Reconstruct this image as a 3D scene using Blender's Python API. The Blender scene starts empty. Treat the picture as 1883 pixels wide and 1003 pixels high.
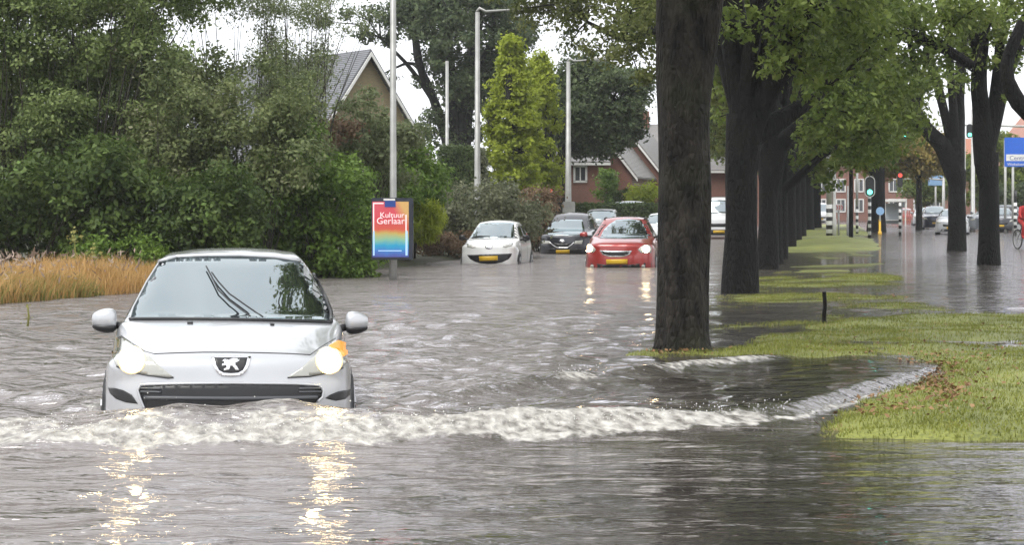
import bpy, bmesh, math, random
import numpy as np
from mathutils import Vector, Matrix
from mathutils.bvhtree import BVHTree
from mathutils.geometry import delaunay_2d_cdt

# ------------------------------------------------------------------ camera
F = 3600.0; H = 1.5; HY = 380.0; CX = 941.5
S = bpy.context.scene
C = S.collection
cam_d = bpy.data.cameras.new('camera'); cam = bpy.data.objects.new('camera', cam_d); C.objects.link(cam)
cam.location = (0, 0, H); cam.rotation_euler = (math.radians(90), 0, 0)
cam_d.sensor_width = 36.0; cam_d.lens = 36.0*F/1883.0
cam_d.shift_y = -(501.5-HY)/1883.0
cam_d.clip_end = 2000; cam_d.clip_start = 0.1
S.camera = cam

# ------------------------------------------------------------------ sky, sun, exposure
SUN_EL, SUN_AZ = math.radians(55), math.radians(215)
w = bpy.data.worlds.new('World'); S.world = w; w.use_nodes = True
nt = w.node_tree; nt.nodes.clear()
out = nt.nodes.new('ShaderNodeOutputWorld'); bg = nt.nodes.new('ShaderNodeBackground')
sky = nt.nodes.new('ShaderNodeTexSky'); sky.sky_type = 'NISHITA'; sky.sun_disc = False
sky.sun_elevation = SUN_EL; sky.sun_rotation = SUN_AZ
hsv = nt.nodes.new('ShaderNodeHueSaturation'); hsv.inputs['Saturation'].default_value = 0.25
mixc = nt.nodes.new('ShaderNodeMix'); mixc.data_type = 'RGBA'
tc = nt.nodes.new('ShaderNodeTexCoord'); noi = nt.nodes.new('ShaderNodeTexNoise')
noi.inputs['Scale'].default_value = 2.2; noi.inputs['Detail'].default_value = 6
ramp = nt.nodes.new('ShaderNodeValToRGB')
ramp.color_ramp.elements[0].position = .35; ramp.color_ramp.elements[0].color = (7.6, 7.8, 8.3, 1)
ramp.color_ramp.elements[1].position = .65; ramp.color_ramp.elements[1].color = (9.6, 9.7, 9.9, 1)
nt.links.new(tc.outputs['Generated'], noi.inputs['Vector']); nt.links.new(noi.outputs['Fac'], ramp.inputs['Fac'])
nt.links.new(sky.outputs['Color'], hsv.inputs['Color'])
mixc.inputs[0].default_value = .88
nt.links.new(hsv.outputs['Color'], mixc.inputs[6]); nt.links.new(ramp.outputs['Color'], mixc.inputs[7])
nt.links.new(mixc.outputs[2], bg.inputs['Color']); bg.inputs['Strength'].default_value = 0.1
nt.links.new(bg.outputs[0], out.inputs['Surface'])
sl = bpy.data.lights.new('sun', 'SUN'); sl.energy = 1.2; sl.angle = math.radians(25); sl.color = (1, .97, .92)
so = bpy.data.objects.new('sun', sl); C.objects.link(so)
so.rotation_euler = Vector((-math.sin(SUN_AZ)*math.cos(SUN_EL), -math.cos(SUN_AZ)*math.cos(SUN_EL), -math.sin(SUN_EL))).to_track_quat('-Z', 'Y').to_euler()
S.view_settings.view_transform = 'Standard'; S.view_settings.look = 'None'
S.view_settings.exposure = 0.95; S.view_settings.gamma = 1; S.view_settings.use_curve_mapping = False
S.cycles.max_bounces = 6; S.cycles.transparent_max_bounces = 8; S.cycles.caustics_reflective = False; S.cycles.caustics_refractive = False
S.cycles.sample_clamp_indirect = 14; S.cycles.use_denoising = True

# ------------------------------------------------------------------ helpers
def P(px, py, d): return Vector(((px-CX)*d/F, d, H-(py-HY)*d/F))
def gd(py): return H*F/(py-HY)
def G(px, py):
    d = gd(py); return Vector(((px-CX)*d/F, d, 0))
def tag(o, label=None, cat=None, group=None, kind=None):
    if label: o['label'] = label
    if cat: o['category'] = cat
    if group: o['group'] = group
    if kind: o['kind'] = kind
    return o
def empty(name, loc=(0, 0, 0), rz=0):
    o = bpy.data.objects.new(name, None); C.objects.link(o); o.location = loc; o.rotation_euler = (0, 0, rz); o.empty_display_size = .2
    return o
def link_mesh(name, me, parent=None, smooth=False):
    o = bpy.data.objects.new(name, me); C.objects.link(o)
    if parent is not None: o.parent = parent
    if smooth: me.polygons.foreach_set('use_smooth', [True]*len(me.polygons))
    return o
def copy_tree(o, parent=None):
    c = o.copy(); C.objects.link(c); c.parent = parent
    for ch in [x for x in bpy.data.objects if x.parent == o]: copy_tree(ch, c)
    return c
def np_mesh(name, V, Fq):
    """V (n,3), Fq (m,k) constant face size"""
    me = bpy.data.meshes.new(name)
    n, (m, k) = len(V), Fq.shape
    me.vertices.add(n); me.vertices.foreach_set('co', np.ascontiguousarray(V, dtype=np.float32).ravel())
    me.loops.add(m*k); me.loops.foreach_set('vertex_index', np.ascontiguousarray(Fq, dtype=np.int32).ravel())
    me.polygons.add(m); me.polygons.foreach_set('loop_start', np.arange(0, m*k, k, dtype=np.int32))
    me.polygons.foreach_set('loop_total', np.full(m, k, dtype=np.int32))
    me.update(calc_edges=True)
    return me

class MB:
    def __init__(s): s.v = []; s.f = []
    def add(s, vs, fs):
        b = len(s.v); s.v += [tuple(x) for x in vs]; s.f += [tuple(b+i for i in f) for f in fs]; return s
    def box(s, c, d, rz=0, M=None):
        x, y, z = d[0]/2, d[1]/2, d[2]/2
        vs = [Vector((i, j, k)) for k in (-z, z) for j in (-y, y) for i in (-x, x)]
        R = Matrix.Rotation(rz, 3, 'Z') if M is None else M
        return s.add([R @ v + Vector(c) for v in vs], [(0, 2, 3, 1), (4, 5, 7, 6), (0, 1, 5, 4), (2, 6, 7, 3), (0, 4, 6, 2), (1, 3, 7, 5)])
    def tube(s, pts, rad, n=8, cap=True):
        pts = [Vector(p) for p in pts]
        if not hasattr(rad, '__len__'): rad = [rad]*len(pts)
        up = None; rings = []
        for i, p in enumerate(pts):
            t = (pts[min(i+1, len(pts)-1)]-pts[max(i-1, 0)]).normalized()
            if up is None: up = t.orthogonal().normalized()
            else: up = (up-t*up.dot(t)).normalized()
            b = t.cross(up)
            rings.append([p+(up*math.cos(2*math.pi*k/n)+b*math.sin(2*math.pi*k/n))*rad[i] for k in range(n)])
        vs = [v for r in rings for v in r]; fs = []
        for i in range(len(pts)-1):
            for k in range(n):
                fs.append((i*n+k, i*n+(k+1) % n, (i+1)*n+(k+1) % n, (i+1)*n+k))
        if cap: fs += [tuple(range(n))[::-1], tuple((len(pts)-1)*n+k for k in range(n))]
        return s.add(vs, fs)
    def prism(s, poly, d, M=Matrix()):
        """poly: (x,z) outline, extruded along y by d, then M"""
        n = len(poly)
        vs = [M @ Vector((x, 0, z)) for x, z in poly]+[M @ Vector((x, d, z)) for x, z in poly]
        fs = [tuple(range(n)), tuple(range(2*n-1, n-1, -1))]+[(i, i+n, (i+1) % n+n, (i+1) % n) for i in range(n)]
        return s.add(vs, fs)
    def build(s, name, mat, parent=None, smooth=False, bevel=0):
        me = bpy.data.meshes.new(name); me.from_pydata(s.v, [], s.f); me.update()
        bm = bmesh.new(); bm.from_mesh(me); bmesh.ops.recalc_face_normals(bm, faces=bm.faces)
        if bevel:
            bmesh.ops.bevel(bm, geom=[e for e in bm.edges if e.calc_face_angle(0) > .6], offset=bevel, segments=2, affect='EDGES', clamp_overlap=True)
        bm.to_mesh(me); bm.free(); me.materials.append(mat)
        return link_mesh(name, me, parent, smooth)
def disc(c, r, n=24): return [(c[0]+r*math.cos(2*math.pi*k/n), c[1]+r*math.sin(2*math.pi*k/n)) for k in range(n)]

# ------------------------------------------------------------------ materials
def newmat(name):
    m = bpy.data.materials.new(name); m.use_nodes = True; t = m.node_tree
    b = t.nodes['Principled BSDF']; return m, t, b
def mat(name, col, rough=.5, metal=0, coat=0, spec=.5, var=0, vscale=6, emis=None, es=0, bump=0, bscale=40, col2=None):
    m, t, b = newmat(name)
    b.inputs['Base Color'].default_value = (*col, 1); b.inputs['Roughness'].default_value = rough
    b.inputs['Metallic'].default_value = metal; b.inputs['Coat Weight'].default_value = coat; b.inputs['Coat Roughness'].default_value = .06
    b.inputs['Specular IOR Level'].default_value = spec
    if emis: b.inputs['Emission Color'].default_value = (*emis, 1); b.inputs['Emission Strength'].default_value = es
    tcn = t.nodes.new('ShaderNodeTexCoord')
    if var or col2:
        n = t.nodes.new('ShaderNodeTexNoise'); n.inputs['Scale'].default_value = vscale; n.inputs['Detail'].default_value = 5
        t.links.new(tcn.outputs['Object'], n.inputs['Vector'])
        mx = t.nodes.new('ShaderNodeMix'); mx.data_type = 'RGBA'
        c2 = col2 or tuple(max(0, c*(1-var)) for c in col)
        mx.inputs[6].default_value = (*col, 1); mx.inputs[7].default_value = (*c2, 1)
        r = t.nodes.new('ShaderNodeMapRange'); r.inputs[1].default_value = .35; r.inputs[2].default_value = .65
        t.links.new(n.outputs['Fac'], r.inputs[0]); t.links.new(r.outputs[0], mx.inputs[0]); t.links.new(mx.outputs[2], b.inputs['Base Color'])
    if bump:
        n2 = t.nodes.new('ShaderNodeTexNoise'); n2.inputs['Scale'].default_value = bscale; n2.inputs['Detail'].default_value = 6
        t.links.new(tcn.outputs['Object'], n2.inputs['Vector'])
        bp = t.nodes.new('ShaderNodeBump'); bp.inputs['Strength'].default_value = bump; bp.inputs['Distance'].default_value = .02
        t.links.new(n2.outputs['Fac'], bp.inputs['Height']); t.links.new(bp.outputs[0], b.inputs['Normal'])
    return m
def leafmat(name, c1, c2, trans=.35, rough=.45, vs=.9, c3=None):
    """per-leaf random colour between c1 and c2, clump-scale hue patches, thin translucency"""
    m, t, b = newmat(name); L = t.links
    geo = t.nodes.new('ShaderNodeNewGeometry'); tcn = t.nodes.new('ShaderNodeTexCoord')
    n = t.nodes.new('ShaderNodeTexNoise'); n.inputs['Scale'].default_value = vs; n.inputs['Detail'].default_value = 3
    L.new(tcn.outputs['Object'], n.inputs['Vector'])
    add = t.nodes.new('ShaderNodeMath'); add.operation = 'MULTIPLY_ADD'; L.new(geo.outputs['Random Per Island'], add.inputs[0]); add.inputs[1].default_value = .6
    mr = t.nodes.new('ShaderNodeMapRange'); mr.inputs[1].default_value = .35; mr.inputs[2].default_value = .65; mr.inputs[4].default_value = .45
    L.new(n.outputs['Fac'], mr.inputs[0]); L.new(mr.outputs[0], add.inputs[2])
    mx = t.nodes.new('ShaderNodeValToRGB'); L.new(add.outputs[0], mx.inputs[0])
    mx.color_ramp.elements[0].color = (*c1, 1); mx.color_ramp.elements[1].color = (*c2, 1); mx.color_ramp.elements[1].position = .85
    if c3:
        e = mx.color_ramp.elements.new(.97); e.color = (*c3, 1)
    L.new(mx.outputs[0], b.inputs['Base Color']); b.inputs['Roughness'].default_value = rough; b.inputs['Specular IOR Level'].default_value = .18
    tr = t.nodes.new('ShaderNodeBsdfTranslucent'); L.new(mx.outputs[0], tr.inputs['Color'])
    ms = t.nodes.new('ShaderNodeMixShader'); ms.inputs[0].default_value = trans
    L.new(b.outputs[0], ms.inputs[1]); L.new(tr.outputs[0], ms.inputs[2]); L.new(ms.outputs[0], t.nodes['Material Output'].inputs['Surface'])
    return m
def barkmat(name, c1, c2, sc=7):
    m, t, b = newmat(name); L = t.links
    tcn = t.nodes.new('ShaderNodeTexCoord'); mp = t.nodes.new('ShaderNodeMapping'); mp.inputs['Scale'].default_value = (1, 1, .34)
    L.new(tcn.outputs['Object'], mp.inputs['Vector'])
    n = t.nodes.new('ShaderNodeTexNoise'); n.inputs['Scale'].default_value = sc; n.inputs['Detail'].default_value = 8; n.inputs['Roughness'].default_value = .65
    v = t.nodes.new('ShaderNodeTexVoronoi'); v.inputs['Scale'].default_value = sc*2.4; v.feature = 'DISTANCE_TO_EDGE'
    L.new(mp.outputs[0], n.inputs['Vector']); L.new(mp.outputs[0], v.inputs['Vector'])
    n3 = t.nodes.new('ShaderNodeTexNoise'); n3.inputs['Scale'].default_value = 1.3; L.new(tcn.outputs['Object'], n3.inputs['Vector'])
    r = t.nodes.new('ShaderNodeValToRGB'); r.color_ramp.elements[0].position = .38; r.color_ramp.elements[1].position = .68
    r.color_ramp.elements[0].color = (*c1, 1); r.color_ramp.elements[1].color = (*c2, 1)
    L.new(n.outputs['Fac'], r.inputs[0])
    mx = t.nodes.new('ShaderNodeMix'); mx.data_type = 'RGBA'; mx.inputs[7].default_value = (c2[0]*.9, c2[1]*1.15, c2[2]*.7, 1)
    mr = t.nodes.new('ShaderNodeMapRange'); mr.inputs[1].default_value = .5; mr.inputs[2].default_value = .75; mr.inputs[4].default_value = .5
    L.new(n3.outputs['Fac'], mr.inputs[0]); L.new(mr.outputs[0], mx.inputs[0]); L.new(r.outputs[0], mx.inputs[6]); L.new(mx.outputs[2], b.inputs['Base Color'])
    b.inputs['Roughness'].default_value = .7; b.inputs['Specular IOR Level'].default_value = .18
    bp = t.nodes.new('ShaderNodeBump'); bp.inputs['Strength'].default_value = 1; bp.inputs['Distance'].default_value = .05
    mm = t.nodes.new('ShaderNodeMath'); mm.operation = 'MULTIPLY_ADD'; mm.inputs[1].default_value = 1.2
    L.new(v.outputs['Distance'], mm.inputs[0]); L.new(n.outputs['Fac'], mm.inputs[2]); L.new(mm.outputs[0], bp.inputs['Height']); L.new(bp.outputs[0], b.inputs['Normal'])
    return m
def brickmat(name, c1, c2, mortar=(.35, .32, .28), sc=5, axis='XZ'):
    m, t, b = newmat(name); L = t.links
    tcn = t.nodes.new('ShaderNodeTexCoord'); mp = t.nodes.new('ShaderNodeMapping'); mp.inputs['Rotation'].default_value = (math.radians(90), 0, 0)
    L.new(tcn.outputs['Object'], mp.inputs['Vector'])
    br = t.nodes.new('ShaderNodeTexBrick'); br.inputs['Scale'].default_value = sc; br.inputs['Color1'].default_value = (*c1, 1); br.inputs['Color2'].default_value = (*c2, 1)
    br.inputs['Mortar'].default_value = (*mortar, 1); br.inputs['Mortar Size'].default_value = .012
    L.new(mp.outputs[0], br.inputs['Vector'])
    n = t.nodes.new('ShaderNodeTexNoise'); n.inputs['Scale'].default_value = .8; n.inputs['Detail'].default_value = 5; L.new(tcn.outputs['Object'], n.inputs['Vector'])
    mx = t.nodes.new('ShaderNodeMix'); mx.data_type = 'RGBA'; mx.blend_type = 'MULTIPLY'; mx.inputs[0].default_value = .5
    L.new(br.outputs['Color'], mx.inputs[6]); L.new(n.outputs['Fac'], mx.inputs[7]); L.new(mx.outputs[2], b.inputs['Base Color']); b.inputs['Roughness'].default_value = .8
    return m
def tilemat(name, c1, c2, sc=4):
    m, t, b = newmat(name); L = t.links
    tcn = t.nodes.new('ShaderNodeTexCoord')
    wv = t.nodes.new('ShaderNodeTexWave'); wv.bands_direction = 'Z'; wv.inputs['Scale'].default_value = sc; wv.inputs['Distortion'].default_value = .4
    n = t.nodes.new('ShaderNodeTexNoise'); n.inputs['Scale'].default_value = 3; n.inputs['Detail'].default_value = 6
    L.new(tcn.outputs['Object'], wv.inputs['Vector']); L.new(tcn.outputs['Object'], n.inputs['Vector'])
    mx = t.nodes.new('ShaderNodeMix'); mx.data_type = 'RGBA'; mx.inputs[6].default_value = (*c1, 1); mx.inputs[7].default_value = (*c2, 1)
    L.new(n.outputs['Fac'], mx.inputs[0]); L.new(mx.outputs[2], b.inputs['Base Color']); b.inputs['Roughness'].default_value = .45
    bp = t.nodes.new('ShaderNodeBump'); bp.inputs['Strength'].default_value = .6; bp.inputs['Distance'].default_value = .05
    L.new(wv.outputs['Fac'], bp.inputs['Height']); L.new(bp.outputs[0], b.inputs['Normal'])
    return m
M_bark = barkmat('bark_wet_dark', (.0035, .003, .0028), (.042, .036, .029), 9)
M_bark_row = barkmat('bark_wet_black', (.003, .003, .003), (.011, .010, .009))
M_bark_far = barkmat('bark_dark_far', (.008, .008, .0075), (.03, .028, .024))
M_twig = mat('twig', (.035, .03, .022), .7)
M_elm = leafmat('elm_leaves', (.045, .08, .016), (.21, .27, .06), c3=(.32, .36, .11), trans=.45)
M_elm_y = leafmat('elm_leaves_light', (.08, .13, .02), (.24, .29, .055), trans=.45)
M_elm_over = leafmat('overhang_leaves', (.05, .075, .02), (.20, .22, .07), trans=.45)
M_olive = leafmat('thicket_leaves', (.075, .12, .038), (.27, .335, .12), c3=(.33, .38, .22), trans=.4)
M_olive_b = leafmat('thicket_leaves_brown', (.07, .10, .04), (.24, .28, .115), c3=(.30, .29, .19), trans=.4)
M_dark = leafmat('dark_shrub_leaves', (.025, .05, .013), (.115, .165, .042), vs=.8, c3=(.17, .26, .07))  # dark green leaf colour shared by shrubs and conifers
M_bright = leafmat('bright_shrub_leaves', (.055, .11, .018), (.19, .29, .055))
M_willow = leafmat('willow_leaves', (.09, .12, .05), (.26, .30, .15), trans=.45)
M_lime = leafmat('lime_leaves', (.18, .24, .02), (.42, .48, .06), trans=.5)
M_far = leafmat('far_tree_leaves', (.035, .06, .028), (.14, .18, .08), trans=.4)
M_greyg = leafmat('grey_shrub_leaves', (.07, .09, .045), (.21, .22, .13))
M_purple = leafmat('russet_shrub_leaves', (.12, .075, .045), (.26, .18, .11))
M_hedge = leafmat('hedge_leaves', (.03, .05, .02), (.11, .15, .05))
M_autumn = leafmat('turning_leaves', (.18, .18, .05), (.4, .3, .09))

# ------------------------------------------------------------------ foliage
def leaf_quads(cen, nrm, size, rng, asp=.55, droop=0):
    n = len(cen)
    nrm = nrm/np.maximum(np.linalg.norm(nrm, axis=1, keepdims=True), 1e-6)
    r = rng.normal(size=(n, 3)); r[:, 2] -= droop
    a = r-nrm*(r*nrm).sum(1, keepdims=True); a /= np.maximum(np.linalg.norm(a, axis=1, keepdims=True), 1e-6)
    b = np.cross(nrm, a)
    s = (size*(.45+1.0*rng.random((n, 1))**1.2))/2
    V = np.stack([cen-a*s, cen+b*s*asp+a*s*.1, cen+a*s, cen-b*s*asp+a*s*.1], 1)
    V[:, 0] += nrm*s*.25; V[:, 2] -= nrm*s*.2
    return V.reshape(-1, 3)
DENS = 3.6
def foliage(name, blobs, per, size, material, parent=None, seed=1, asp=.55, sub=10, subr=.32, droop=0, up=.45, flat=.8):
    """blobs: list of (x,y,z,r); leaves gather in twig clusters inside each blob"""
    rng = np.random.default_rng(seed); out_ = []
    ox, oy, oz = parent.location if parent is not None else (0, 0, 0)
    for (x, y, z, r) in blobs:
        X_, Y_, Z_ = x+ox, y+oy, z+oz
        u, v = (CX+X_*F/Y_, HY+(H-Z_)*F/Y_) if Y_ > 5 else (-999, 0)
        m_ = r*F/max(Y_, 5); seen = -m_ < u < 1883+m_ and -m_ < v < 1003
        dens = (DENS if seen else 1.3)
        k = max(3, int(sub*(.7+.6*rng.random())))
        d = rng.normal(size=(k, 3)); d /= np.linalg.norm(d, axis=1, keepdims=True)
        sc = d*(r*(rng.random((k, 1))**.45)); sc[:, 2] *= flat
        n = max(8, int(per*r*r*dens)); idx = rng.integers(0, k, n)
        off = rng.normal(size=(n, 3))*r*subr; off[:, 2] *= .7
        c = sc[idx]+off
        nr = c/max(r, .01)*.6+rng.normal(size=(n, 3))*.55; nr[:, 2] += up
        out_.append(leaf_quads(c+np.array([x, y, z]), nr, size*(1.12 if seen else 1.7), rng, asp, droop))
    V = np.concatenate(out_); m = len(V)//4
    me = np_mesh(name, V, np.arange(m*4).reshape(m, 4)); me.materials.append(material)
    return link_mesh(name, me, parent)
def trunk_mesh(mb, pts, rad, n=14, rough=.06, seed=0, seg=.25):
    """smoothly interpolated tapered tube with knobbly radius"""
    rng = random.Random(seed); pts = [Vector(p) for p in pts]
    P2, R2 = [], []
    for i in range(len(pts)-1):
        p0, p1, p2, p3 = pts[max(i-1, 0)], pts[i], pts[i+1], pts[min(i+2, len(pts)-1)]
        k = max(2, int((p2-p1).length/seg))
        for j in range(k):
            t = j/k
            P2.append(.5*((2*p1)+(-p0+p2)*t+(2*p0-5*p1+4*p2-p3)*t*t+(-p0+3*p1-3*p2+p3)*t**3)); R2.append(rad[i]*(1-t)+rad[i+1]*t)
    P2.append(pts[-1]); R2.append(rad[-1])
    b = len(mb.v); mb.tube(P2, R2, n)
    ph = [rng.random()*6.28 for _ in range(6)]
    for i in range(len(P2)):
        for k in range(n):
            q = b+i*n+k; v = Vector(mb.v[q]); c = P2[i]; a = 2*math.pi*k/n; z = i*seg
            f = 1+rough*(math.sin(a*3+z*1.1+ph[0])+.7*math.sin(a*5-z*2.3+ph[1])+.6*math.sin(a*2+z*4.1+ph[2])+.5*math.sin(a*9+z*.7+ph[3]))
            mb.v[q] = tuple(c+(v-c)*f)
def grow(name, label, base, th, r, crown_c, crown_r, nl, nb, material, bark=M_bark_far, per=260, size=.12, br=(.5, .95), seed=1,
         lean=0, group=None, cat='tree', limbs=None, sub=10, subr=.32, extra=None, droop=0, hide=None, tn=14, flare=1.16, asp=.55, ctop=None):
    rng = random.Random(seed); root = empty(name, base); tag(root, label, cat, group)
    base = Vector(base); mb = MB()
    L = lambda v: Vector(v)-base
    top = Vector((lean, 0, th))
    trunk_mesh(mb, [(0, 0, -.45), (0, 0, .05), (lean*.3, 0, th*.35), (lean*.7, 0, th*.7), top], [r*flare*1.1, r*flare, r, r*.95, r*.9], tn, .035, seed)
    cc = L(crown_c); nodes = []
    if limbs:
        for pts, rr in limbs:
            pl = [L(p) for p in pts]; p0 = pl[0]-(pl[1]-pl[0]).normalized()*rr[0]*.9-Vector((0, 0, rr[0]*1.6)); trunk_mesh(mb, [p0]+pl, [rr[0]*.45]+list(rr), 12, .05, seed+len(pl)); nodes += pl[1:]
    for i in range(nl):
        a = i*2*math.pi/nl+rng.random()*.8; k = .45+.4*rng.random()
        e = cc+Vector((math.cos(a)*crown_r[0]*k, math.sin(a)*crown_r[1]*k, crown_r[2]*(rng.random()*.9-.15)))
        m1 = top.lerp(e, .35)+Vector((0, 0, .12*(e-top).length)); m2 = top.lerp(e, .7)+Vector((0, 0, .08*(e-top).length))
        trunk_mesh(mb, [top-Vector((0, 0, r*2.2)), top-Vector((0, 0, r*.3)), m1, m2, e], [r*.4, r*.62, r*.42, r*.26, r*.1], 9, .05, seed+i, .4); nodes += [m1, m2, e]
    if not nodes: nodes = [top]
    blobs = []
    for i in range(nb):
        while True:
            v = Vector((rng.uniform(-1, 1), rng.uniform(-1, 1), rng.uniform(-1, 1)))
            if .12 < v.length < 1: break
        v = v*(v.length**-.45)
        p = cc+Vector((v.x*crown_r[0], v.y*crown_r[1], v.z*crown_r[2]))
        if ctop:                                    # conical crown: narrower towards the tip
            k = max(.12, 1-(p.z-(cc.z-crown_r[2]))/(2*crown_r[2])*ctop); p.x = cc.x+(p.x-cc.x)*k; p.y = cc.y+(p.y-cc.y)*k
        if hide and hide(p+base): continue
        blobs.append((p.x, p.y, p.z, rng.uniform(*br)))
    for e in (extra or []):
        q = L(e[:3]); blobs.append((q.x, q.y, q.z, e[3]))
    tw = MB()
    for x, y, z, rr in blobs:
        p = Vector((x, y, z)); nd = min(nodes, key=lambda q: (q-p).length)
        mid = nd.lerp(p, .5)+Vector((rng.uniform(-.2, .2), rng.uniform(-.2, .2), .1*(p-nd).length))
        tw.tube([nd, mid, p], [max(.02, r*.13), max(.015, r*.09), .01], 5, False)
    mb.add(tw.v, tw.f); mb.build('trunk', bark, root, True)
    if blobs: foliage('crown', blobs, per, size, material, root, seed, asp, sub, subr, droop)
    return root
def shrub(name, label, regions, per, size, material, seed=1, cat='shrub', group=None, stems=True, asp=.55, sub=10, subr=.32, droop=0, flat=.8, zmin=-.1):
    """regions: (px0,py0,px1,py1,d0,d1,n,r0,r1) fill of leaf blobs standing between distances d0 and d1"""
    rng = random.Random(seed); B = []
    for (x0, y0, x1, y1, d0, d1, n, r0, r1) in regions:
        for i in range(n):
            d = rng.uniform(d0, d1); q = P(rng.uniform(x0, x1), rng.uniform(y0, y1), d); rr = rng.uniform(r0, r1)
            if q.z < zmin+rr*.4: q.z = zmin+rr*.4
            B.append((q.x, q.y, q.z, rr))
    A = np.array(B); base = Vector((A[:, 0].mean(), A[:, 1].mean(), 0)); root = empty(name, base); tag(root, label, cat, group)
    if stems:
        st = MB(); r2 = random.Random(seed+5); ks = max(2, len(B)//14)
        feet = [Vector((r2.uniform(A[:, 0].min()*.8+A[:, 0].max()*.2, A[:, 0].max()*.8+A[:, 0].min()*.2), r2.uniform(A[:, 1].min(), A[:, 1].max()), -.25))-base for _ in range(ks)]
        for (x, y, z, rr) in B:
            p = Vector((x, y, z))-base; f = min(feet, key=lambda q: (q.xy-p.xy).length)
            mid = f.lerp(p, .55)+Vector((r2.uniform(-.25, .25), r2.uniform(-.2, .2), .12*p.z))
            st.tube([f, mid, p], [.012+.003*p.z, .007+.001*p.z, .003], 5, False)
        st.build('stems', M_twig, root, True)
    foliage('foliage', [(x-base.x, y-base.y, z-base.z, r) for x, y, z, r in B], per, size, material, root, seed, asp, sub, subr, droop, flat=flat)
    return root

# ------------------------------------------------------------------ ground, road, median
SL = .165                                   # the road runs along (SL, 1)
def strip(name, q0, q1, y0, y1, z, m, dz=0):
    ys = np.linspace(y0, y1, 60); V = []; Q = []
    for y in ys: V += [(q0+SL*y, y, z), (q1+SL*y, y, z)]
    V = np.array(V); Q = np.array([(2*i, 2*i+1, 2*i+3, 2*i+2) for i in range(len(ys)-1)])
    me = np_mesh(name, V, Q); me.materials.append(m); return tag(link_mesh(name, me), kind='structure')
M_asph = mat('asphalt_wet', (.05, .047, .048), .35, var=.4, vscale=3)
M_soil = mat('soil_grass', (.05, .065, .022), .8, col2=(.045, .035, .022), vscale=.7, bump=.3)
b = MB(); b.add([(-500, -60, -.5), (500, -60, -.5), (500, 900, -.5), (-500, 900, -.5)], [(0, 1, 2, 3)])
tag(b.build('ground', M_soil), kind='structure')
strip('road', -9.3, -2.75, -20, 300, -.32, M_asph)
strip('far_road', 5.1, 14.5, -20, 300, -.25, M_asph)
M_kerb = mat('kerb_concrete', (.28, .27, .25), .6, var=.3, vscale=4)
def kerb(name, q, y0, y1, top):
    k = MB(); n = 40
    for i in range(n):
        a, c = y0+(y1-y0)*i/n, y0+(y1-y0)*(i+1)/n-.01
        k.box((q+SL*(a+c)/2, (a+c)/2, top-.11), (.14, (c-a)*math.sqrt(1+SL*SL), .22), -math.atan(SL))
    return tag(k.build(name, M_kerb), kind='structure')
kerb('kerb', -2.65, 15, 120, -.16); kerb('kerb', 5.0, 15, 120, -.13); kerb('kerb', -9.4, 20, 130, -.15)

rngN = np.random.default_rng(5)
_w = [(rngN.uniform(.5, 5), rngN.uniform(0, 6.28), rngN.uniform(0, 6.28)) for _ in range(26)]
def vnoise(X, Y, s=1.0):
    h = 0
    for k, a, p in _w: h = h+np.sin((X*np.cos(a)+Y*np.sin(a))*k*s+p)/(k**.7)
    return h/4.5
def sstep(e0, e1, x):
    t = np.clip((x-e0)/(e1-e0), 0, 1); return t*t*(3-2*t)
# wave front of the bow wave: from the left edge, past the car, up on to the grass
FX = np.array([-9, -5.0, -3.3, -2.4, -1.2, 0.1, 1.1, 2.05, 2.45, 2.85, 3.3, 3.9, 4.6])
FY = np.array([13.0, 12.2, 12.08, 12.12, 12.25, 12.45, 12.95, 13.75, 14.5, 15.4, 16.3, 17.6, 19.0])
def front(X): return np.interp(X, FX, FY)
def grass_h(X, Y):
    q = X-SL*Y
    nz = vnoise(X, Y, 1.0)
    base = -.032+.012*nz+.014*vnoise(X*.5+9, Y*1.3, 2.2)+.010*vnoise(X*.8+3, Y*1.1, 5.1)
    b = base
    # raised lawn right of the wave front, and its near edge
    edge = (X-np.interp(Y, [12.3, 12.6, 13.75, 14.5, 15.4, 16.3, 17.6, 18.6, 20, 22, 24, 26.3, 27.5, 28], [3.6, 2.05, 2.1, 2.5, 2.9, 3.35, 3.85, 3.7, 2.2, 2.6, 3.6, 5.0, 8.5, 12])+.25*vnoise(X*2, Y*2))
    b = b+(.068+.045*vnoise(X*.6+1, Y*1.4, 1.7)*sstep(18.5, 21, Y)+.02*sstep(19, 17, Y))*sstep(-.25, .7, edge)*sstep(12.35, 12.7, Y+.05*vnoise(X*2, Y))*(1-sstep(26.2, 27.6, Y+.3*nz))
    # strip round the first two elms and thin bars across the middle
    b = b+.055*np.exp(-((Y-19.8)/.8)**2-((X-1.9)/1.2)**2)
    b = b+.045*np.exp(-((Y-32.4)/1.8)**2-((X-4.6)/1.6)**2)
    b = b+.03*np.exp(-((Y-24.5)/1.0)**2-((X-4.0)/1.2)**2)+.035*np.exp(-((Y-29)/1.2)**2-((X-6.2)/1.1)**2)
    mid = np.exp(-((q+.2)/1.9)**2)
    b = b+.034*mid*sstep(33, 40, Y)*(.7+.9*nz)
    b = b+.14*mid*sstep(62, 72, Y)*(1-sstep(92, 95, Y)) + .16*sstep(99, 102, Y)*np.exp(-((q+.6)/2.6)**4)
    # low to the right where the flood covers it, and to both kerbs
    b = b-.12*sstep(1.0, 3.0, q)*sstep(27, 31, Y)
    b = b-.1*(1-sstep(-2.7, -1.9, q))
    # scour under the running wave
    b = b-.06*np.exp(-((Y-16.6)/1.7)**2)*(1-sstep(-.9, -.2, edge))
    b = b-.25*(1-sstep(11.8, 12.6, Y))
    return b
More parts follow.
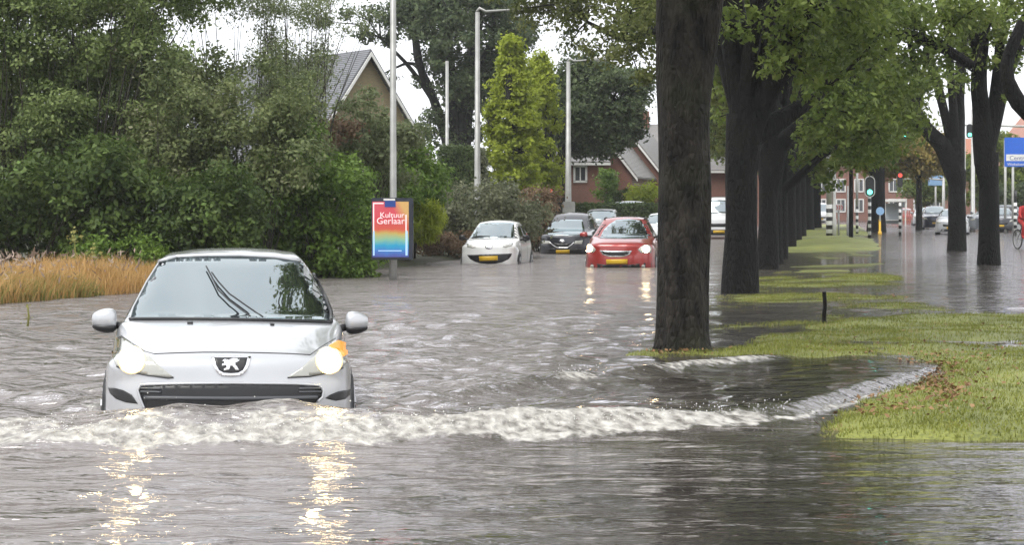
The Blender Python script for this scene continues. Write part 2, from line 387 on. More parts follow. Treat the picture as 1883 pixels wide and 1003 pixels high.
def grid(name, xs, ys, hf, m, shear=SL):
    X, Y = np.meshgrid(xs, ys); X = X+shear*Y; Z = hf(X, Y)
    V = np.stack([X, Y, Z], -1).reshape(-1, 3); nx = len(xs); ny = len(ys)
    i = np.arange((ny-1)*(nx-1)); r = i//(nx-1)*nx+i % (nx-1)
    me = np_mesh(name, V, np.stack([r, r+1, r+nx+1, r+nx], 1)); me.materials.append(m); return me
def lawnmat():
    m, t, b = newmat('lawn'); L = t.links
    tcn = t.nodes.new('ShaderNodeTexCoord')
    n1 = t.nodes.new('ShaderNodeTexNoise'); n1.inputs['Scale'].default_value = 1.1; n1.inputs['Detail'].default_value = 5
    n2 = t.nodes.new('ShaderNodeTexNoise'); n2.inputs['Scale'].default_value = 38; n2.inputs['Detail'].default_value = 4
    for n in (n1, n2): L.new(tcn.outputs['Object'], n.inputs['Vector'])
    r = t.nodes.new('ShaderNodeValToRGB'); r.color_ramp.elements[0].color = (.10, .115, .03, 1); r.color_ramp.elements[1].color = (.27, .29, .06, 1)
    r.color_ramp.elements[0].position = .35; r.color_ramp.elements[1].position = .65
    mx = t.nodes.new('ShaderNodeMix'); mx.data_type = 'FLOAT'; mx.inputs[0].default_value = .5
    L.new(n1.outputs['Fac'], mx.inputs[2]); L.new(n2.outputs['Fac'], mx.inputs[3]); L.new(mx.outputs[0], r.inputs[0])
    sz = t.nodes.new('ShaderNodeSeparateXYZ'); L.new(tcn.outputs['Object'], sz.inputs[0]); mz = t.nodes.new('ShaderNodeMapRange'); L.new(sz.outputs['Z'], mz.inputs[0])
    mz.inputs[1].default_value = -.045; mz.inputs[2].default_value = -.12; mud = t.nodes.new('ShaderNodeMix'); mud.data_type = 'RGBA'; mud.inputs[7].default_value = (.055, .047, .03, 1)
    L.new(mz.outputs[0], mud.inputs[0]); L.new(r.outputs[0], mud.inputs[6])
    L.new(mud.outputs[2], b.inputs['Base Color']); b.inputs['Roughness'].default_value = .6
    bp = t.nodes.new('ShaderNodeBump'); bp.inputs['Strength'].default_value = .8; bp.inputs['Distance'].default_value = .02
    L.new(n2.outputs['Fac'], bp.inputs['Height']); L.new(bp.outputs[0], b.inputs['Normal'])
    return m
M_lawn = lawnmat()
ysg = np.concatenate([np.arange(10.5, 30, .09), np.arange(30, 60, .3), np.arange(60, 150, 1.0)])
me = grid('median', np.arange(-2.6, 7.0, .09), ysg, lambda X, Y: np.where(X-SL*Y > 4.8, -.3, grass_h(X, Y)), M_lawn)
tag(link_mesh('median', me, smooth=True), kind='structure')
# left verge with the dry grass, gardens behind
def verge_h(X, Y):
    q = X-SL*Y
    base = -.3+.33*sstep(-11.0, -12.6, q) if False else -.3+.0*q
    e = np.interp(Y, [18, 25, 30, 36, 42, 60, 90], [-13.2, -12.6, -12.3, -11.2, -10.3, -9.9, -9.6])
    return -.32+.42*sstep(0.25, -1.1, q-e)+.03*vnoise(X, Y)
me = grid('verge', np.concatenate([np.arange(-80, -22, 3.0), np.arange(-22, -9.4, .25)]), np.concatenate([np.arange(16, 60, .4), np.arange(60, 300, 3)]), verge_h, M_soil)
tag(link_mesh('verge', me, smooth=True), kind='structure')
me = grid('far_verge', np.concatenate([np.arange(15, 22, .5), np.arange(22, 90, 4.0)]), np.arange(50, 300, 3), lambda X, Y: .1*sstep(15, 16, X-SL*Y)-.02+.02*vnoise(X, Y, .3), M_lawn)
tag(link_mesh('far_verge', me, smooth=True), kind='structure')

# ------------------------------------------------------------------ flood water
ws = [(rngN.uniform(.09, .9)**1.0, rngN.uniform(-1.2, 1.2)+(math.pi/2 if rngN.random() < .75 else 0), rngN.uniform(0, 6.28)) for _ in range(90)]
def calm(X, Y):
    """1 on open road water, lower where trees and lawn shelter it"""
    q = X-SL*Y
    c = 1-.55*sstep(-3.4, -1.4, q)*(1-.85*sstep(2.2, 4.0, q)*sstep(26, 30, Y))
    c = c*(1-.5*sstep(1.5, 3.5, q)*sstep(26, 30, Y))
    c = c*(1-.6*sstep(-.2, 1.4, X)*(1-sstep(12.2, 13.2, Y)))*(1-.55*sstep(1.0, 1.8, X)*sstep(12.8, 13.5, Y)*(1-sstep(18.8, 19.6, Y)))
    return c
def ridge(X, Y, xs, ys, s0, s1):
    s = (Y-np.interp(X, xs, ys)); return np.where(s < 0, np.exp(-(s/s0)**2), np.exp(-(s/s1)**2))
R2X = np.array([-1.0, -.38, .5, 1.25, 2.5, 3.0]); R2Y = np.array([14.6, 15.3, 16.8, 17.6, 19.0, 19.4])
R3X = np.array([-8, -5, -3.6, -2.9]); R3Y = np.array([18.0, 16.4, 15.2, 14.3])
CARX, CARY = -1.95, 13.3
def water_h(X, Y, sp):
    Z = np.zeros_like(X); am = calm(X, Y)*(.45+.55*sstep(11.6, 14, Y))
    for lam, a, p in ws:
        k = 2*math.pi/lam; ca, sa = math.cos(a), math.sin(a)
        amp = .0052*lam**1.0*np.clip(lam/(2.6*sp)-1, 0, 1)
        Z = Z+amp*np.sin(k*(X*ca+Y*sa)+p+1.3*np.sin(.9*X+p)+1.1*np.sin(.7*Y+p*2))
    big = sum(.006*np.sin(k*(X*math.cos(a)+Y*math.sin(a))+p) for k, a, p in ((3.1, 1.7, .3), (4.4, 1.2, 2), (2.2, 1.45, 4), (5.3, 1.9, 1)))
    Z = (Z+big*np.clip((60-Y)/40, 0, 1))*am
    # bow wave
    s = Y-front(X)
    A = np.interp(X, [-9, -5, -3.3, -2, -.9, .1, 1.1, 2.05, 2.8, 3.9, 4.6], [.05, .08, .10, .115, .105, .09, .065, .035, .022, .012, 0])
    wob = .1*np.sin(X*3.1)+.06*np.sin(X*7.7+1)
    sc = s-.55-wob*.5
    W = np.where(sc < 0, np.exp(-(sc/.36)**2), np.exp(-(sc/.75)**2)*.9+.0)
    W = W*A*sstep(-.15, .25, s+.2)+.095*np.exp(-((X-CARX)/.95)**4-((Y-13.2)/.42)**2)
    tail = .05*sstep(0, .5, s)*(1-sstep(1.5, 4.5, s))*sstep(-2.2, .5, X)*(1-sstep(3.2, 4.4, X))
    Z = Z+W+tail
    r2 = ridge(X, Y, R2X, R2Y, .22, .5)*sstep(-1.1, -.2, X)*(1-sstep(2.2, 3.0, X)); Z = Z+.075*r2
    r2b = ridge(X, Y, R2X, R2Y-1.2, .35, .5)*sstep(-1.1, .2, X)*(1-sstep(1.6, 2.6, X)); Z = Z-.045*r2b
    r3 = ridge(X, Y, R3X, R3Y, .3, .5)*sstep(-8, -6, X)*(1-sstep(-3.2, -2.8, X)); Z = Z+.05*r3
    # foam amount
    foam = sstep(-.02, .1, s+.05*np.sin(X*5)+.04*np.sin(X*13)) * (1-sstep(.35, .85, s+.3*vnoise(X*3, Y*3)))
    foam = foam*np.interp(X, [-9, -5, -3.3, -1, .5, 1.6, 2.2, 3.2, 3.9, 4.3], [.85, .95, 1, 1, 1, 1, 1, 1, .9, 0])
    wd = np.interp(X, [-9, .2, 1.0, 1.9, 2.6, 4], [1.0, .9, .55, .28, .18, .13]); foam = foam*(1-sstep(wd*.55, wd, s+.07*vnoise(X*4, Y*3)))
    f2 = np.exp(-((Y-np.interp(X, R2X, R2Y)+.05)/.13)**2)*sstep(.9, 1.5, X)*(1-sstep(2.4, 2.7, X))*.9
    f3 = np.exp(-((Y-16.7)/.25)**2-((X-.53)/.16)**2)*.9
    fc = np.exp(-((np.hypot((X-CARX+.1)/1.05, (Y-15.2)/2.3)-1)/.09)**2)*.35
    foam = np.clip(np.maximum.reduce([foam, f2, f3, fc]), 0, 1)
    # boiling lumps where it foams
    lump = sum(np.sin(k*(X*math.cos(a)+Y*math.sin(a))+p+2*np.sin(3*X+p)) for k, a, p in ((14, .4, 1), (19, 1.9, 2), (27, 2.7, 3), (23, 1.1, 4), (36, .1, 5), (41, 2.2, 6)))/6
    lump2 = sum(np.sin(k*(X*math.cos(a)+Y*math.sin(a))+p+2.5*np.sin(5*X+2*Y+p)) for k, a, p in ((52, .3, 1), (67, 1.3, 2), (81, 2.3, 3), (73, 2.9, 4)))/4
    Z = Z+foam*(.014*lump+.013*lump2+.01)*np.clip(A/.1, .25, 1)*(s < 2.2)
    return Z, foam
def flood():
    ys = [5.5]
    while ys[-1] < 420: ys.append(ys[-1]+max(.016, ys[-1]**2/4200) if ys[-1] < 60 else ys[-1]+ys[-1]*.03)
    ys = np.array(ys)
    xp = [0]
    while xp[-1] < 160: xp.append(xp[-1]+(.026 if xp[-1] < 4.2 else .026*(xp[-1]/4.2)**1.9))
    xs = np.array([-x for x in xp[:0:-1]]+xp)
    X, Y = np.meshgrid(xs, ys)
    spy = np.gradient(ys)[:, None]*np.ones_like(X); spx = np.gradient(xs)[None, :]*np.ones_like(X)
    Z, foam = water_h(X, Y, np.maximum(spy, spx))
    V = np.stack([X, Y, Z], -1).reshape(-1, 3); nx = len(xs); ny = len(ys)
    i = np.arange((ny-1)*(nx-1)); r = i//(nx-1)*nx+i % (nx-1)
    me = np_mesh('flood_water', V, np.stack([r, r+1, r+nx+1, r+nx], 1))
    at = me.attributes.new('foam', 'FLOAT', 'POINT'); at.data.foreach_set('value', foam.astype(np.float32).ravel())
    at = me.attributes.new('chop', 'FLOAT', 'POINT'); at.data.foreach_set('value', calm(X, Y).astype(np.float32).ravel())
    return me
def watermat():
    m, t, b = newmat('flood_water'); L = t.links; N = t.nodes
    tcn = N.new('ShaderNodeTexCoord'); fo = N.new('ShaderNodeAttribute'); fo.attribute_name = 'foam'; ch = N.new('ShaderNodeAttribute'); ch.attribute_name = 'chop'
    def noise(sc, det, scale=(1, 1, 1), rot=0):
        mp = N.new('ShaderNodeMapping'); mp.inputs['Scale'].default_value = scale; mp.inputs['Rotation'].default_value = (0, 0, rot); L.new(tcn.outputs['Object'], mp.inputs['Vector'])
        n = N.new('ShaderNodeTexNoise'); n.inputs['Scale'].default_value = sc; n.inputs['Detail'].default_value = det; L.new(mp.outputs[0], n.inputs['Vector']); return n
    def math_(op, a, b_=None, c=None):
        n = N.new('ShaderNodeMath'); n.operation = op
        for i, x in enumerate((a, b_, c)):
            if x is None: continue
            if isinstance(x, (int, float)): n.inputs[i].default_value = x
            else: L.new(x, n.inputs[i])
        return n.outputs[0]
    n1 = noise(3.2, 4, (.36, 1.25, 1), .08); n2 = noise(11, 3, (.4, 1.15, 1), -.1)
    n0 = noise(.75, 3, (.3, 1.1, 1), .1)
    hgt = math_('MULTIPLY_ADD', n2.outputs['Fac'], .22, math_('MULTIPLY', n1.outputs['Fac'], 1.0))
    sy = N.new('ShaderNodeSeparateXYZ'); L.new(tcn.outputs['Object'], sy.inputs[0])
    far_ = N.new('ShaderNodeMapRange'); L.new(sy.outputs['Y'], far_.inputs[0]); far_.inputs[1].default_value = 14; far_.inputs[2].default_value = 50; far_.inputs[4].default_value = 2.5
    hgt = math_('MULTIPLY_ADD', n0.outputs['Fac'], far_.outputs[0], hgt)
    dist = math_('MULTIPLY_ADD', ch.outputs['Fac'], WB, .018)
    bp = N.new('ShaderNodeBump'); bp.inputs['Strength'].default_value = 1; L.new(hgt, bp.inputs['Height']); L.new(dist, bp.inputs['Distance'])
    # body of the water: murky, part see-through where it is shallow
    dif = N.new('ShaderNodeBsdfDiffuse'); dif.inputs['Color'].default_value = (.20, .18, .165, 1)
    tr = N.new('ShaderNodeBsdfTransparent'); tr.inputs['Color'].default_value = (.55, .55, .40, 1)
    body = N.new('ShaderNodeMixShader'); body.inputs[0].default_value = .6; 
    trf = math_('MULTIPLY_ADD', ch.outputs['Fac'], -.85, 1.02); L.new(trf, body.inputs[0])
    L.new(dif.outputs[0], body.inputs[1]); L.new(tr.outputs[0], body.inputs[2])
    gl = N.new('ShaderNodeBsdfGlossy'); rr_n = math_('MULTIPLY_ADD', ch.outputs['Fac'], .045, .03); L.new(rr_n, gl.inputs['Roughness']); gl.inputs['Color'].default_value = (.93, .90, .915, 1); L.new(bp.outputs[0], gl.inputs['Normal'])
    fr = N.new('ShaderNodeFresnel'); fr.inputs['IOR'].default_value = 1.8; L.new(bp.outputs[0], fr.inputs['Normal'])
    wat = N.new('ShaderNodeMixShader'); rf_ = math_('MULTIPLY_ADD', fr.outputs[0], .95, .04); L.new(rf_, wat.inputs[0]); L.new(body.outputs[0], wat.inputs[1]); L.new(gl.outputs[0], wat.inputs[2])
    # foam
    fn = noise(13, 8); fn2 = noise(4.5, 4)
    fsum = math_('ADD', fo.outputs['Fac'], math_('MULTIPLY', math_('SUBTRACT', math_('ADD', fn.outputs['Fac'], fn2.outputs['Fac']), 1.0), 1.8))
    fr2 = N.new('ShaderNodeMapRange'); L.new(fsum, fr2.inputs[0]); fr2.inputs[1].default_value = .25; fr2.inputs[2].default_value = .9
    ffac = math_('MULTIPLY', fr2.outputs[0], math_('GREATER_THAN', fo.outputs['Fac'], .03))
    fcol = N.new('ShaderNodeValToRGB'); L.new(fn.outputs['Fac'], fcol.inputs[0]); fcol.color_ramp.elements[0].position = .3; fcol.color_ramp.elements[1].position = .7
    fcol.color_ramp.elements[0].color = (.17, .155, .135, 1); fcol.color_ramp.elements[1].color = (.62, .60, .55, 1)
    fb = N.new('ShaderNodeBump'); fb.inputs['Strength'].default_value = 1; fb.inputs['Distance'].default_value = .06; L.new(fn.outputs['Fac'], fb.inputs['Height'])
    b.inputs['Roughness'].default_value = .5; L.new(fcol.outputs[0], b.inputs['Base Color']); L.new(fb.outputs[0], b.inputs['Normal'])
    fin = N.new('ShaderNodeMixShader'); L.new(ffac, fin.inputs[0]); L.new(wat.outputs[0], fin.inputs[1]); L.new(b.outputs[0], fin.inputs[2])
    L.new(fin.outputs[0], N['Material Output'].inputs['Surface'])
    return m
WB = .17
me = flood(); me.materials.append(watermat())
tag(link_mesh('flood_water', me, smooth=True), kind='structure')

# spray thrown up along the breaking crest
def spray():
    r = np.random.default_rng(77); X = np.concatenate([r.uniform(-3.3, 2.0, 900), r.normal(.52, .1, 70), r.uniform(-2.9, -.9, 8)]); n = len(X)
    Y = front(X)+r.normal(.35, .16, n); Y[900:970] = 16.7+r.normal(0, .1, 70); Y[970:] = 12.9
    Z = .05+np.abs(r.normal(0, .045, n)); Z[:900] += np.interp(X[:900], [-3, -2, 0, 2], [.03, .04, .04, .0]); Z[970:] += .12
    rad = (.0022+.0045*r.random(n)**2)[:, None]
    o = np.array([[1, 0, 0], [-1, 0, 0], [0, 1, 0], [0, -1, 0], [0, 0, 1.3], [0, 0, -1]]); f = np.array([[0, 2, 4], [2, 1, 4], [1, 3, 4], [3, 0, 4], [2, 0, 5], [1, 2, 5], [3, 1, 5], [0, 3, 5]])
    c = np.stack([X, Y, Z], 1); V = (c[:, None]+o[None]*rad[:, None]).reshape(-1, 3); Q = (f[None]+(np.arange(n)*6)[:, None, None]).reshape(-1, 3)
    me = np_mesh('water_spray', V, Q); me.materials.append(mat('spray_drops', (.75, .74, .7), .2)); tag(link_mesh('water_spray', me, smooth=True), 'fine white spray drops thrown up along the bow wave', kind='stuff')
spray()
# grass blades on the lawn that stands out of the flood
def blades(name, X, Y, Z, h, wd, material, label=None, lean=.35, seed=3, kind='stuff', seg=1):
    rng = np.random.default_rng(seed); n = len(X)
    a = rng.random(n)*6.283; hh = h*(.5+rng.random(n)*.8)*(1+.35*vnoise(X*1.5, Y*1.5)); ln = rng.normal(size=(n, 2))*lean
    dx, dy = np.cos(a)*wd, np.sin(a)*wd
    b0 = np.stack([X-dx, Y-dy, Z-.01], 1); b1 = np.stack([X+dx, Y+dy, Z-.01], 1)
    m0 = np.stack([X-dx*.8+ln[:, 0]*hh*.3, Y-dy*.8+ln[:, 1]*hh*.3, Z+hh*.55], 1); m1 = np.stack([X+dx*.8+ln[:, 0]*hh*.3, Y+dy*.8+ln[:, 1]*hh*.3, Z+hh*.55], 1)
    t0 = np.stack([X+ln[:, 0]*hh, Y+ln[:, 1]*hh, Z+hh], 1); t1 = t0+np.stack([dx*.15, dy*.15, dx*0], 1)
    V = np.stack([b0, b1, m1, m0, m0+1e-5, m1+1e-5, t1, t0], 1).reshape(-1, 3)
    V = np.stack([b0, b1, m1, m0, t0, t1], 1).reshape(-1, 3)
    i = np.arange(n)[:, None]*6
    Q = np.concatenate([i+np.array([[0, 1, 2, 3]]), i+np.array([[3, 2, 5, 4]])])
    me = np_mesh(name, V, Q); me.materials.append(material); o = link_mesh(name, me)
    return tag(o, label, None, None, kind)
M_grass = leafmat('grass_blades', (.11, .125, .03), (.29, .31, .07), trans=.3, vs=1.6, c3=(.4, .33, .16))
rg = np.random.default_rng(11)
Yg = 12.3+(rg.random(300000)**1.5)*32; Xg = SL*Yg-2.4+rg.random(300000)*6.6
ok = (Xg < Yg*.27+.5); Xg, Yg = Xg[ok], Yg[ok]; Zg = grass_h(Xg, Yg); ok = Zg > -.012; Xg, Yg, Zg = Xg[ok], Yg[ok], Zg[ok]
kp = rg.random(len(Xg)) < .35+.65*sstep(-.5, .6, vnoise(Xg*2.2, Yg*1.6)); Xg, Yg, Zg = Xg[kp], Yg[kp], Zg[kp]
blades('grass', Xg, Yg, Zg, .03, .004, M_grass, 'short bright green grass standing out of the flood on the median', lean=.6)
# litter of fallen brown leaves washed up along the water line
M_litter = leafmat('litter', (.10, .045, .02), (.32, .2, .1), trans=.1)
def litter():
    r = np.random.default_rng(4); c = []
    def add(px, py, sx, sy, n):
        x = px+r.normal(size=n)*sx; y = py+r.normal(size=n)*sy
        d = H*F/(y-HY); c.append(np.stack([(x-CX)*d/F, d], 1))
    add(1722, 702, 16, 18, 500); add(1700, 675, 45, 7, 260); add(1745, 735, 45, 12, 260); add(1660, 735, 60, 18, 240); add(1600, 650, 120, 20, 300); add(1780, 640, 70, 30, 160)
    add(1250, 650, 30, 4, 160); add(1620, 540, 50, 14, 180); add(1640, 770, 90, 8, 200); add(1800, 690, 50, 18, 120)
    p = np.concatenate(c); p = p[r.random(len(p)) < .55]; z = grass_h(p[:, 0], p[:, 1]); p = p[z > -.02]; z = np.maximum(z[z > -.02], 0)+.03
    V = leaf_quads(np.stack([p[:, 0], p[:, 1], z], 1), np.stack([r.normal(size=len(p))*.5, r.normal(size=len(p))*.5, np.ones(len(p))], 1), .04, r, .7)
    m = len(V)//4; me = np_mesh('fallen_leaves', V, np.arange(m*4).reshape(m, 4)); me.materials.append(M_litter)
    tag(link_mesh('fallen_leaves', me), 'brown fallen leaves washed up along the edge of the water on the lawn', kind='stuff')
litter()
# dry tall grass on the left verge
M_dry = leafmat('dry_grass', (.42, .27, .10), (.70, .46, .20), trans=.3, vs=.8)
M_dryg = leafmat('dry_grass_green', (.16, .19, .05), (.36, .33, .11), trans=.3)
M_seed = leafmat('seed_heads', (.16, .10, .08), (.42, .34, .27), trans=.2)
rd = np.random.default_rng(21)
def dryfield(n, x0, x1, y0, y1):
    Y = rd.uniform(y0, y1, n); X = rd.uniform(x0, x1, n)*Y/30
    Z = verge_h(X, Y); o = (Z > -.06); return X[o], Y[o], Z[o]
X, Y, Z = dryfield(62000, -13.5, -5.3, 29.5, 37); blades('dry_grass', X, Y, Z, .33, .008, M_dry, 'tall straw coloured dry grass along the left verge', lean=.28, seed=31)
X, Y, Z = dryfield(32000, -13.5, -5.3, 28.5, 33); blades('low_grass', X, Y, Z, .26, .01, M_dryg, 'low yellow green grass at the wet foot of the left verge', lean=.5, seed=32)
X, Y, Z = dryfield(900, -9.2, -5.3, 30, 35); 
sb = leaf_quads(np.stack([X, Y, Z+rd.uniform(.3, .62, len(X))], 1), rd.normal(size=(len(X), 3)), .13, rd, .22, 1.2)
me = np_mesh('seed_heads', sb, np.arange(len(sb)).reshape(-1, 4)); me.materials.append(M_seed); tag(link_mesh('seed_heads', me), 'drooping brown seed heads above the dry grass', kind='stuff')
# tall pale weed and small sapling in the grass
def weed(px, py0, py1, d, label, lf=1):
    r = empty('tall_weed', P(px, py1, d)); tag(r, label, 'plant'); h = (py1-py0)*d/F
    mb = MB(); mb.tube([(0, 0, -.1), (.02, 0, h*.5), (0, 0, h)], [.018, .014, .008], 6); mb.build('stem', M_dryg, r, True)
    foliage('leaves', [(0, 0, h, .14*lf), (.02, 0, h*.3, .12*lf), (-.03, 0, h*.1, .14*lf)], 500, .07*lf, M_dryg, r, 5)
weed(137, 432, 530, 34, 'tall pale weed with a flat flower head standing in the dry grass')
weed(173, 462, 530, 34, 'shorter pale weed right of the tall flowering one in the dry grass')
weed(50, 560, 600, 24.8, 'thin weed standing in the flood left of the silver car', .45)

# ------------------------------------------------------------------ left thicket
shrub('thicket_tree', 'tall olive green multi stemmed tree filling the upper left corner', [(-60, -60, 330, 300, 41, 45, 85, .45, .8), (-80, -200, 420, 10, 41, 46, 35, .6, .9)], 720, .085, M_olive, 2, 'tree', subr=.26)
shrub('thicket_tree', 'brownish olive multi stemmed tree behind the roof of the silver car', [(250, 120, 560, 330, 40, 43, 62, .4, .7), (300, 300, 470, 430, 40, 42, 18, .3, .55)], 720, .085, M_olive_b, 3, 'tree', subr=.27)
shrub('thicket_tree', 'feathery pale willow with sky showing through beside the gabled house', [(475, -40, 600, 180, 44, 47, 40, .3, .55), (330, -80, 640, 25, 44, 47, 26, .3, .5), (500, 80, 590, 300, 43, 46, 26, .3, .5), (620, 20, 690, 60, 45, 47, 6, .2, .3), (440, 110, 520, 200, 44, 46, 12, .25, .45)], 480, .07, M_willow, 4, 'tree', asp=.35, droop=1.0)
shrub('dark_shrub', 'dark green shrub behind the dry grass at the left edge', [(-140, 300, 230, 470, 37.5, 40, 46, .35, .65)], 760, .11, M_dark, 5)
shrub('dark_shrub', 'dark green shrub directly behind the roof of the silver car', [(220, 330, 470, 480, 37.5, 40, 40, .3, .6)], 720, .10, M_dark, 6)
shrub('bright_shrub', 'bright green bush left of the illuminated advertising panel', [(470, 300, 690, 505, 41, 43.5, 66, .3, .55), (500, 240, 590, 300, 41, 43, 9, .25, .45)], 760, .10, M_bright, 7)
shrub('mixed_shrub', 'olive bush with turning leaves under the gable', [(590, 235, 770, 340, 47, 50, 26, .3, .5), (625, 175, 705, 245, 47, 49, 13, .18, .34), (700, 215, 745, 260, 47, 49, 6, .2, .3), (640, 165, 700, 200, 47, 49, 4, .14, .22)], 560, .10, M_willow, 8)
shrub('russet_shrub', 'russet leaved bush low in front of the gabled house', [(560, 230, 660, 260, 46, 47.5, 8, .25, .45)], 600, .10, M_purple, 9)
shrub('low_shrub', 'small yellow green bush left of the silver car roof', [(130, 440, 300, 500, 36, 37.2, 14, .2, .35)], 800, .08, M_bright, 10)
shrub('thicket_tree', 'olive tree at the far left end of the thicket beyond the picture edge', [(-560, -60, -60, 400, 41, 46, 70, .6, 1.0)], 380, .13, M_olive, 12, 'tree')
# ------------------------------------------------------------------ middle distance greenery
shrub('green_shrub', 'mid green shrub right of the advertising panel', [(690, 270, 800, 380, 52, 55, 30, .35, .6), (640, 330, 760, 430, 50, 53, 22, .35, .6)], 520, .12, M_bright, 20)
shrub('grass_clump', 'yellow green ornamental grass clump right of the advertising panel', [(765, 385, 805, 430, 50, 51, 16, .22, .34)], 1100, .22, M_lime, 21, 'grass clump', asp=.12, droop=-1.5, stems=False)
shrub('grey_shrub', 'grey green shrub behind the white hatchback', [(810, 355, 990, 430, 56, 60, 40, .35, .6)], 560, .10, M_greyg, 22)
shrub('russet_hedge', 'low reddish brown hedge at the kerb left of the white hatchback', [(760, 430, 860, 462, 55, 57, 26, .2, .34)], 900, .08, M_purple, 23, 'hedge')
shrub('grey_shrub', 'dull russet shrub between the white hatchback and the dark crossover', [(930, 370, 1010, 440, 64, 67, 22, .35, .6)], 520, .11, M_purple, 24)
def hedge_block(name, label, x0, x1, y0, d, depth, material, seed=1, n=9000, size=.09, zb=0, round_=0):
    a, c = P(x0, y0, d), P(x1, y0, d); wdt = c.x-a.x; top = a.z; cx = (a.x+c.x)/2
    r = empty(name, (cx, d+depth/2, zb)); tag(r, label, 'hedge')
    rng = np.random.default_rng(seed); V = []
    hx, hy, hz = wdt/2, depth/2, top-zb
    f = rng.integers(0, 5, n); u = rng.uniform(-1, 1, (n, 2)); j = rng.normal(size=n)*.05
    c_ = np.zeros((n, 3)); nn = np.zeros((n, 3))
    sel = f <= 1; c_[sel] = np.stack([u[sel, 0]*hx, -hy+j[sel], (u[sel, 1]+1)/2*hz], 1); nn[sel] = (0, -1, .2)
    sel = f == 2; c_[sel] = np.stack([-hx+j[sel], u[sel, 0]*hy, (u[sel, 1]+1)/2*hz], 1); nn[sel] = (-1, 0, .2)
    sel = f == 3; c_[sel] = np.stack([hx+j[sel], u[sel, 0]*hy, (u[sel, 1]+1)/2*hz], 1); nn[sel] = (1, 0, .2)
    sel = f == 4; c_[sel] = np.stack([u[sel, 0]*hx, u[sel, 1]*hy, hz+j[sel]], 1); nn[sel] = (0, 0, 1)
    if round_: c_[:, 0] *= 1-round_*np.clip(c_[:, 2]/hz-.75, 0, 1)*1.6
    Vv = leaf_quads(c_, nn+rng.normal(size=(n, 3))*.5, size, rng, .6)
    me = np_mesh('foliage', Vv, np.arange(n*4).reshape(n, 4)); me.materials.append(material); link_mesh('foliage', me, r)
    co = MB(); co.box((0, 0, hz/2-.05), (wdt*.9, depth*.9, hz*.94)); co.build('branch_core', M_core, r, False, .1)
    return r
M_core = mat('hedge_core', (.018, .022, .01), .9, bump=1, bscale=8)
hedge_block('clipped_hedge', 'dark clipped hedge block with a flat top left of the tall lamp post', 808, 868, 272, 66, 1.6, M_hedge, 3)
hedge_block('clipped_hedge', 'greyer rounded clipped hedge right behind the tall lamp post', 850, 895, 276, 67.5, 1.5, M_greyg, 4, 6000, round_=.5)
hedge_block('garden_hedge', 'long low clipped garden hedge in front of the brick bungalows', 1040, 1215, 377, 86, 1.2, M_hedge, 5, 14000, .12)
hedge_block('tall_hedge', 'tall dark hedge behind the dark crossover', 985, 1030, 372, 92, 1.0, M_hedge, 8, 5000, .12)
# lime green upright tree
grow('upright_tree', 'bright yellow green upright tree beside the tall lamp post', P(950, 398, 78), 2.2, .14, P(940, 225, 78), (1.5, 1.3, 3.5), 6, 170, M_lime, per=420, size=.15, br=(.24, .48), seed=31, sub=7, subr=.3, ctop=.92, tn=8)
grow('upright_tree', 'second yellow green upright tree behind and right of the first', P(1000, 398, 84), 2.2, .14, P(992, 235, 84), (1.35, 1.2, 3.3), 5, 130, M_lime, per=360, size=.15, br=(.24, .5), seed=32, sub=7, subr=.3, ctop=.78, tn=8)
# tall dark tree behind, with the open leaning limbs
B0 = P(840, 400, 98)
grow('tall_oak', 'tall dark tree with spreading limbs behind the gabled house', (B0.x, B0.y, 0), 4.5, .42, P(850, 60, 98), (3.2, 3.5, 3.6), 5, 120, M_far, per=240, size=.19, br=(.5, .9), seed=41, sub=9,
     limbs=[([P(835, 300, 98), P(800, 190, 98), P(772, 120, 97), P(760, 40, 97), P(740, -60, 97)], [.3, .24, .2, .17, .1]), ([P(850, 300, 98), P(862, 150, 98), P(880, 20, 99), P(890, -120, 99)], [.38, .34, .28, .2]),
            ([P(800, 190, 98), P(750, 120, 98), P(700, 70, 98)], [.16, .1, .06]), ([P(820, 250, 98), P(770, 125, 98.3), P(725, 125, 98.5)], [.12, .1, .05])],
     extra=[(*P(x, y, d), r) for x, y, d, r in [(700, 20, 97, .9), (745, 15, 97, .9), (790, 30, 97, .8), (670, 60, 97, .6), (715, 75, 98, .6), (690, 150, 99, .45), (800, 60, 98, .8), (720, 140, 98, .35), (770, 150, 98, .4), (800, 220, 97, .7), (785, 255, 97, .7), (830, 260, 97, .8), (865, 240, 98, .8), (850, 180, 98, .8), (900, 130, 98, .9), (910, 60, 98, 1), (770, 235, 98, .5), (880, 190, 98, .8), (640, 20, 97, .5), (600, 40, 99, .4), (750, -20, 98, .9)]],
     hide=lambda p: (lambda u, v: 725 < u < 800 and 60 < v < 225)(CX+p.x*F/p.y, HY+(H-p.z)*F/p.y))
B1 = P(1030, 420, 92)
grow('round_tree', 'dark round crowned tree in front of the brick bungalows', (B1.x, B1.y, 0), 3.2, .24, P(1085, 195, 92), (2.7, 2.6, 2.15), 6, 120, M_far, per=300, size=.17, br=(.45, .85), seed=42, sub=9)
shrub('garden_tree', 'small green garden tree between the bungalow windows', [(1100, 315, 1130, 375, 98, 99, 14, .3, .5)], 420, .13, M_bright, 43, 'tree')
shrub('garden_shrub', 'yellow green garden shrub right of the two conifers', [(1165, 345, 1205, 372, 95, 97, 14, .3, .5)], 420, .13, M_lime, 44)
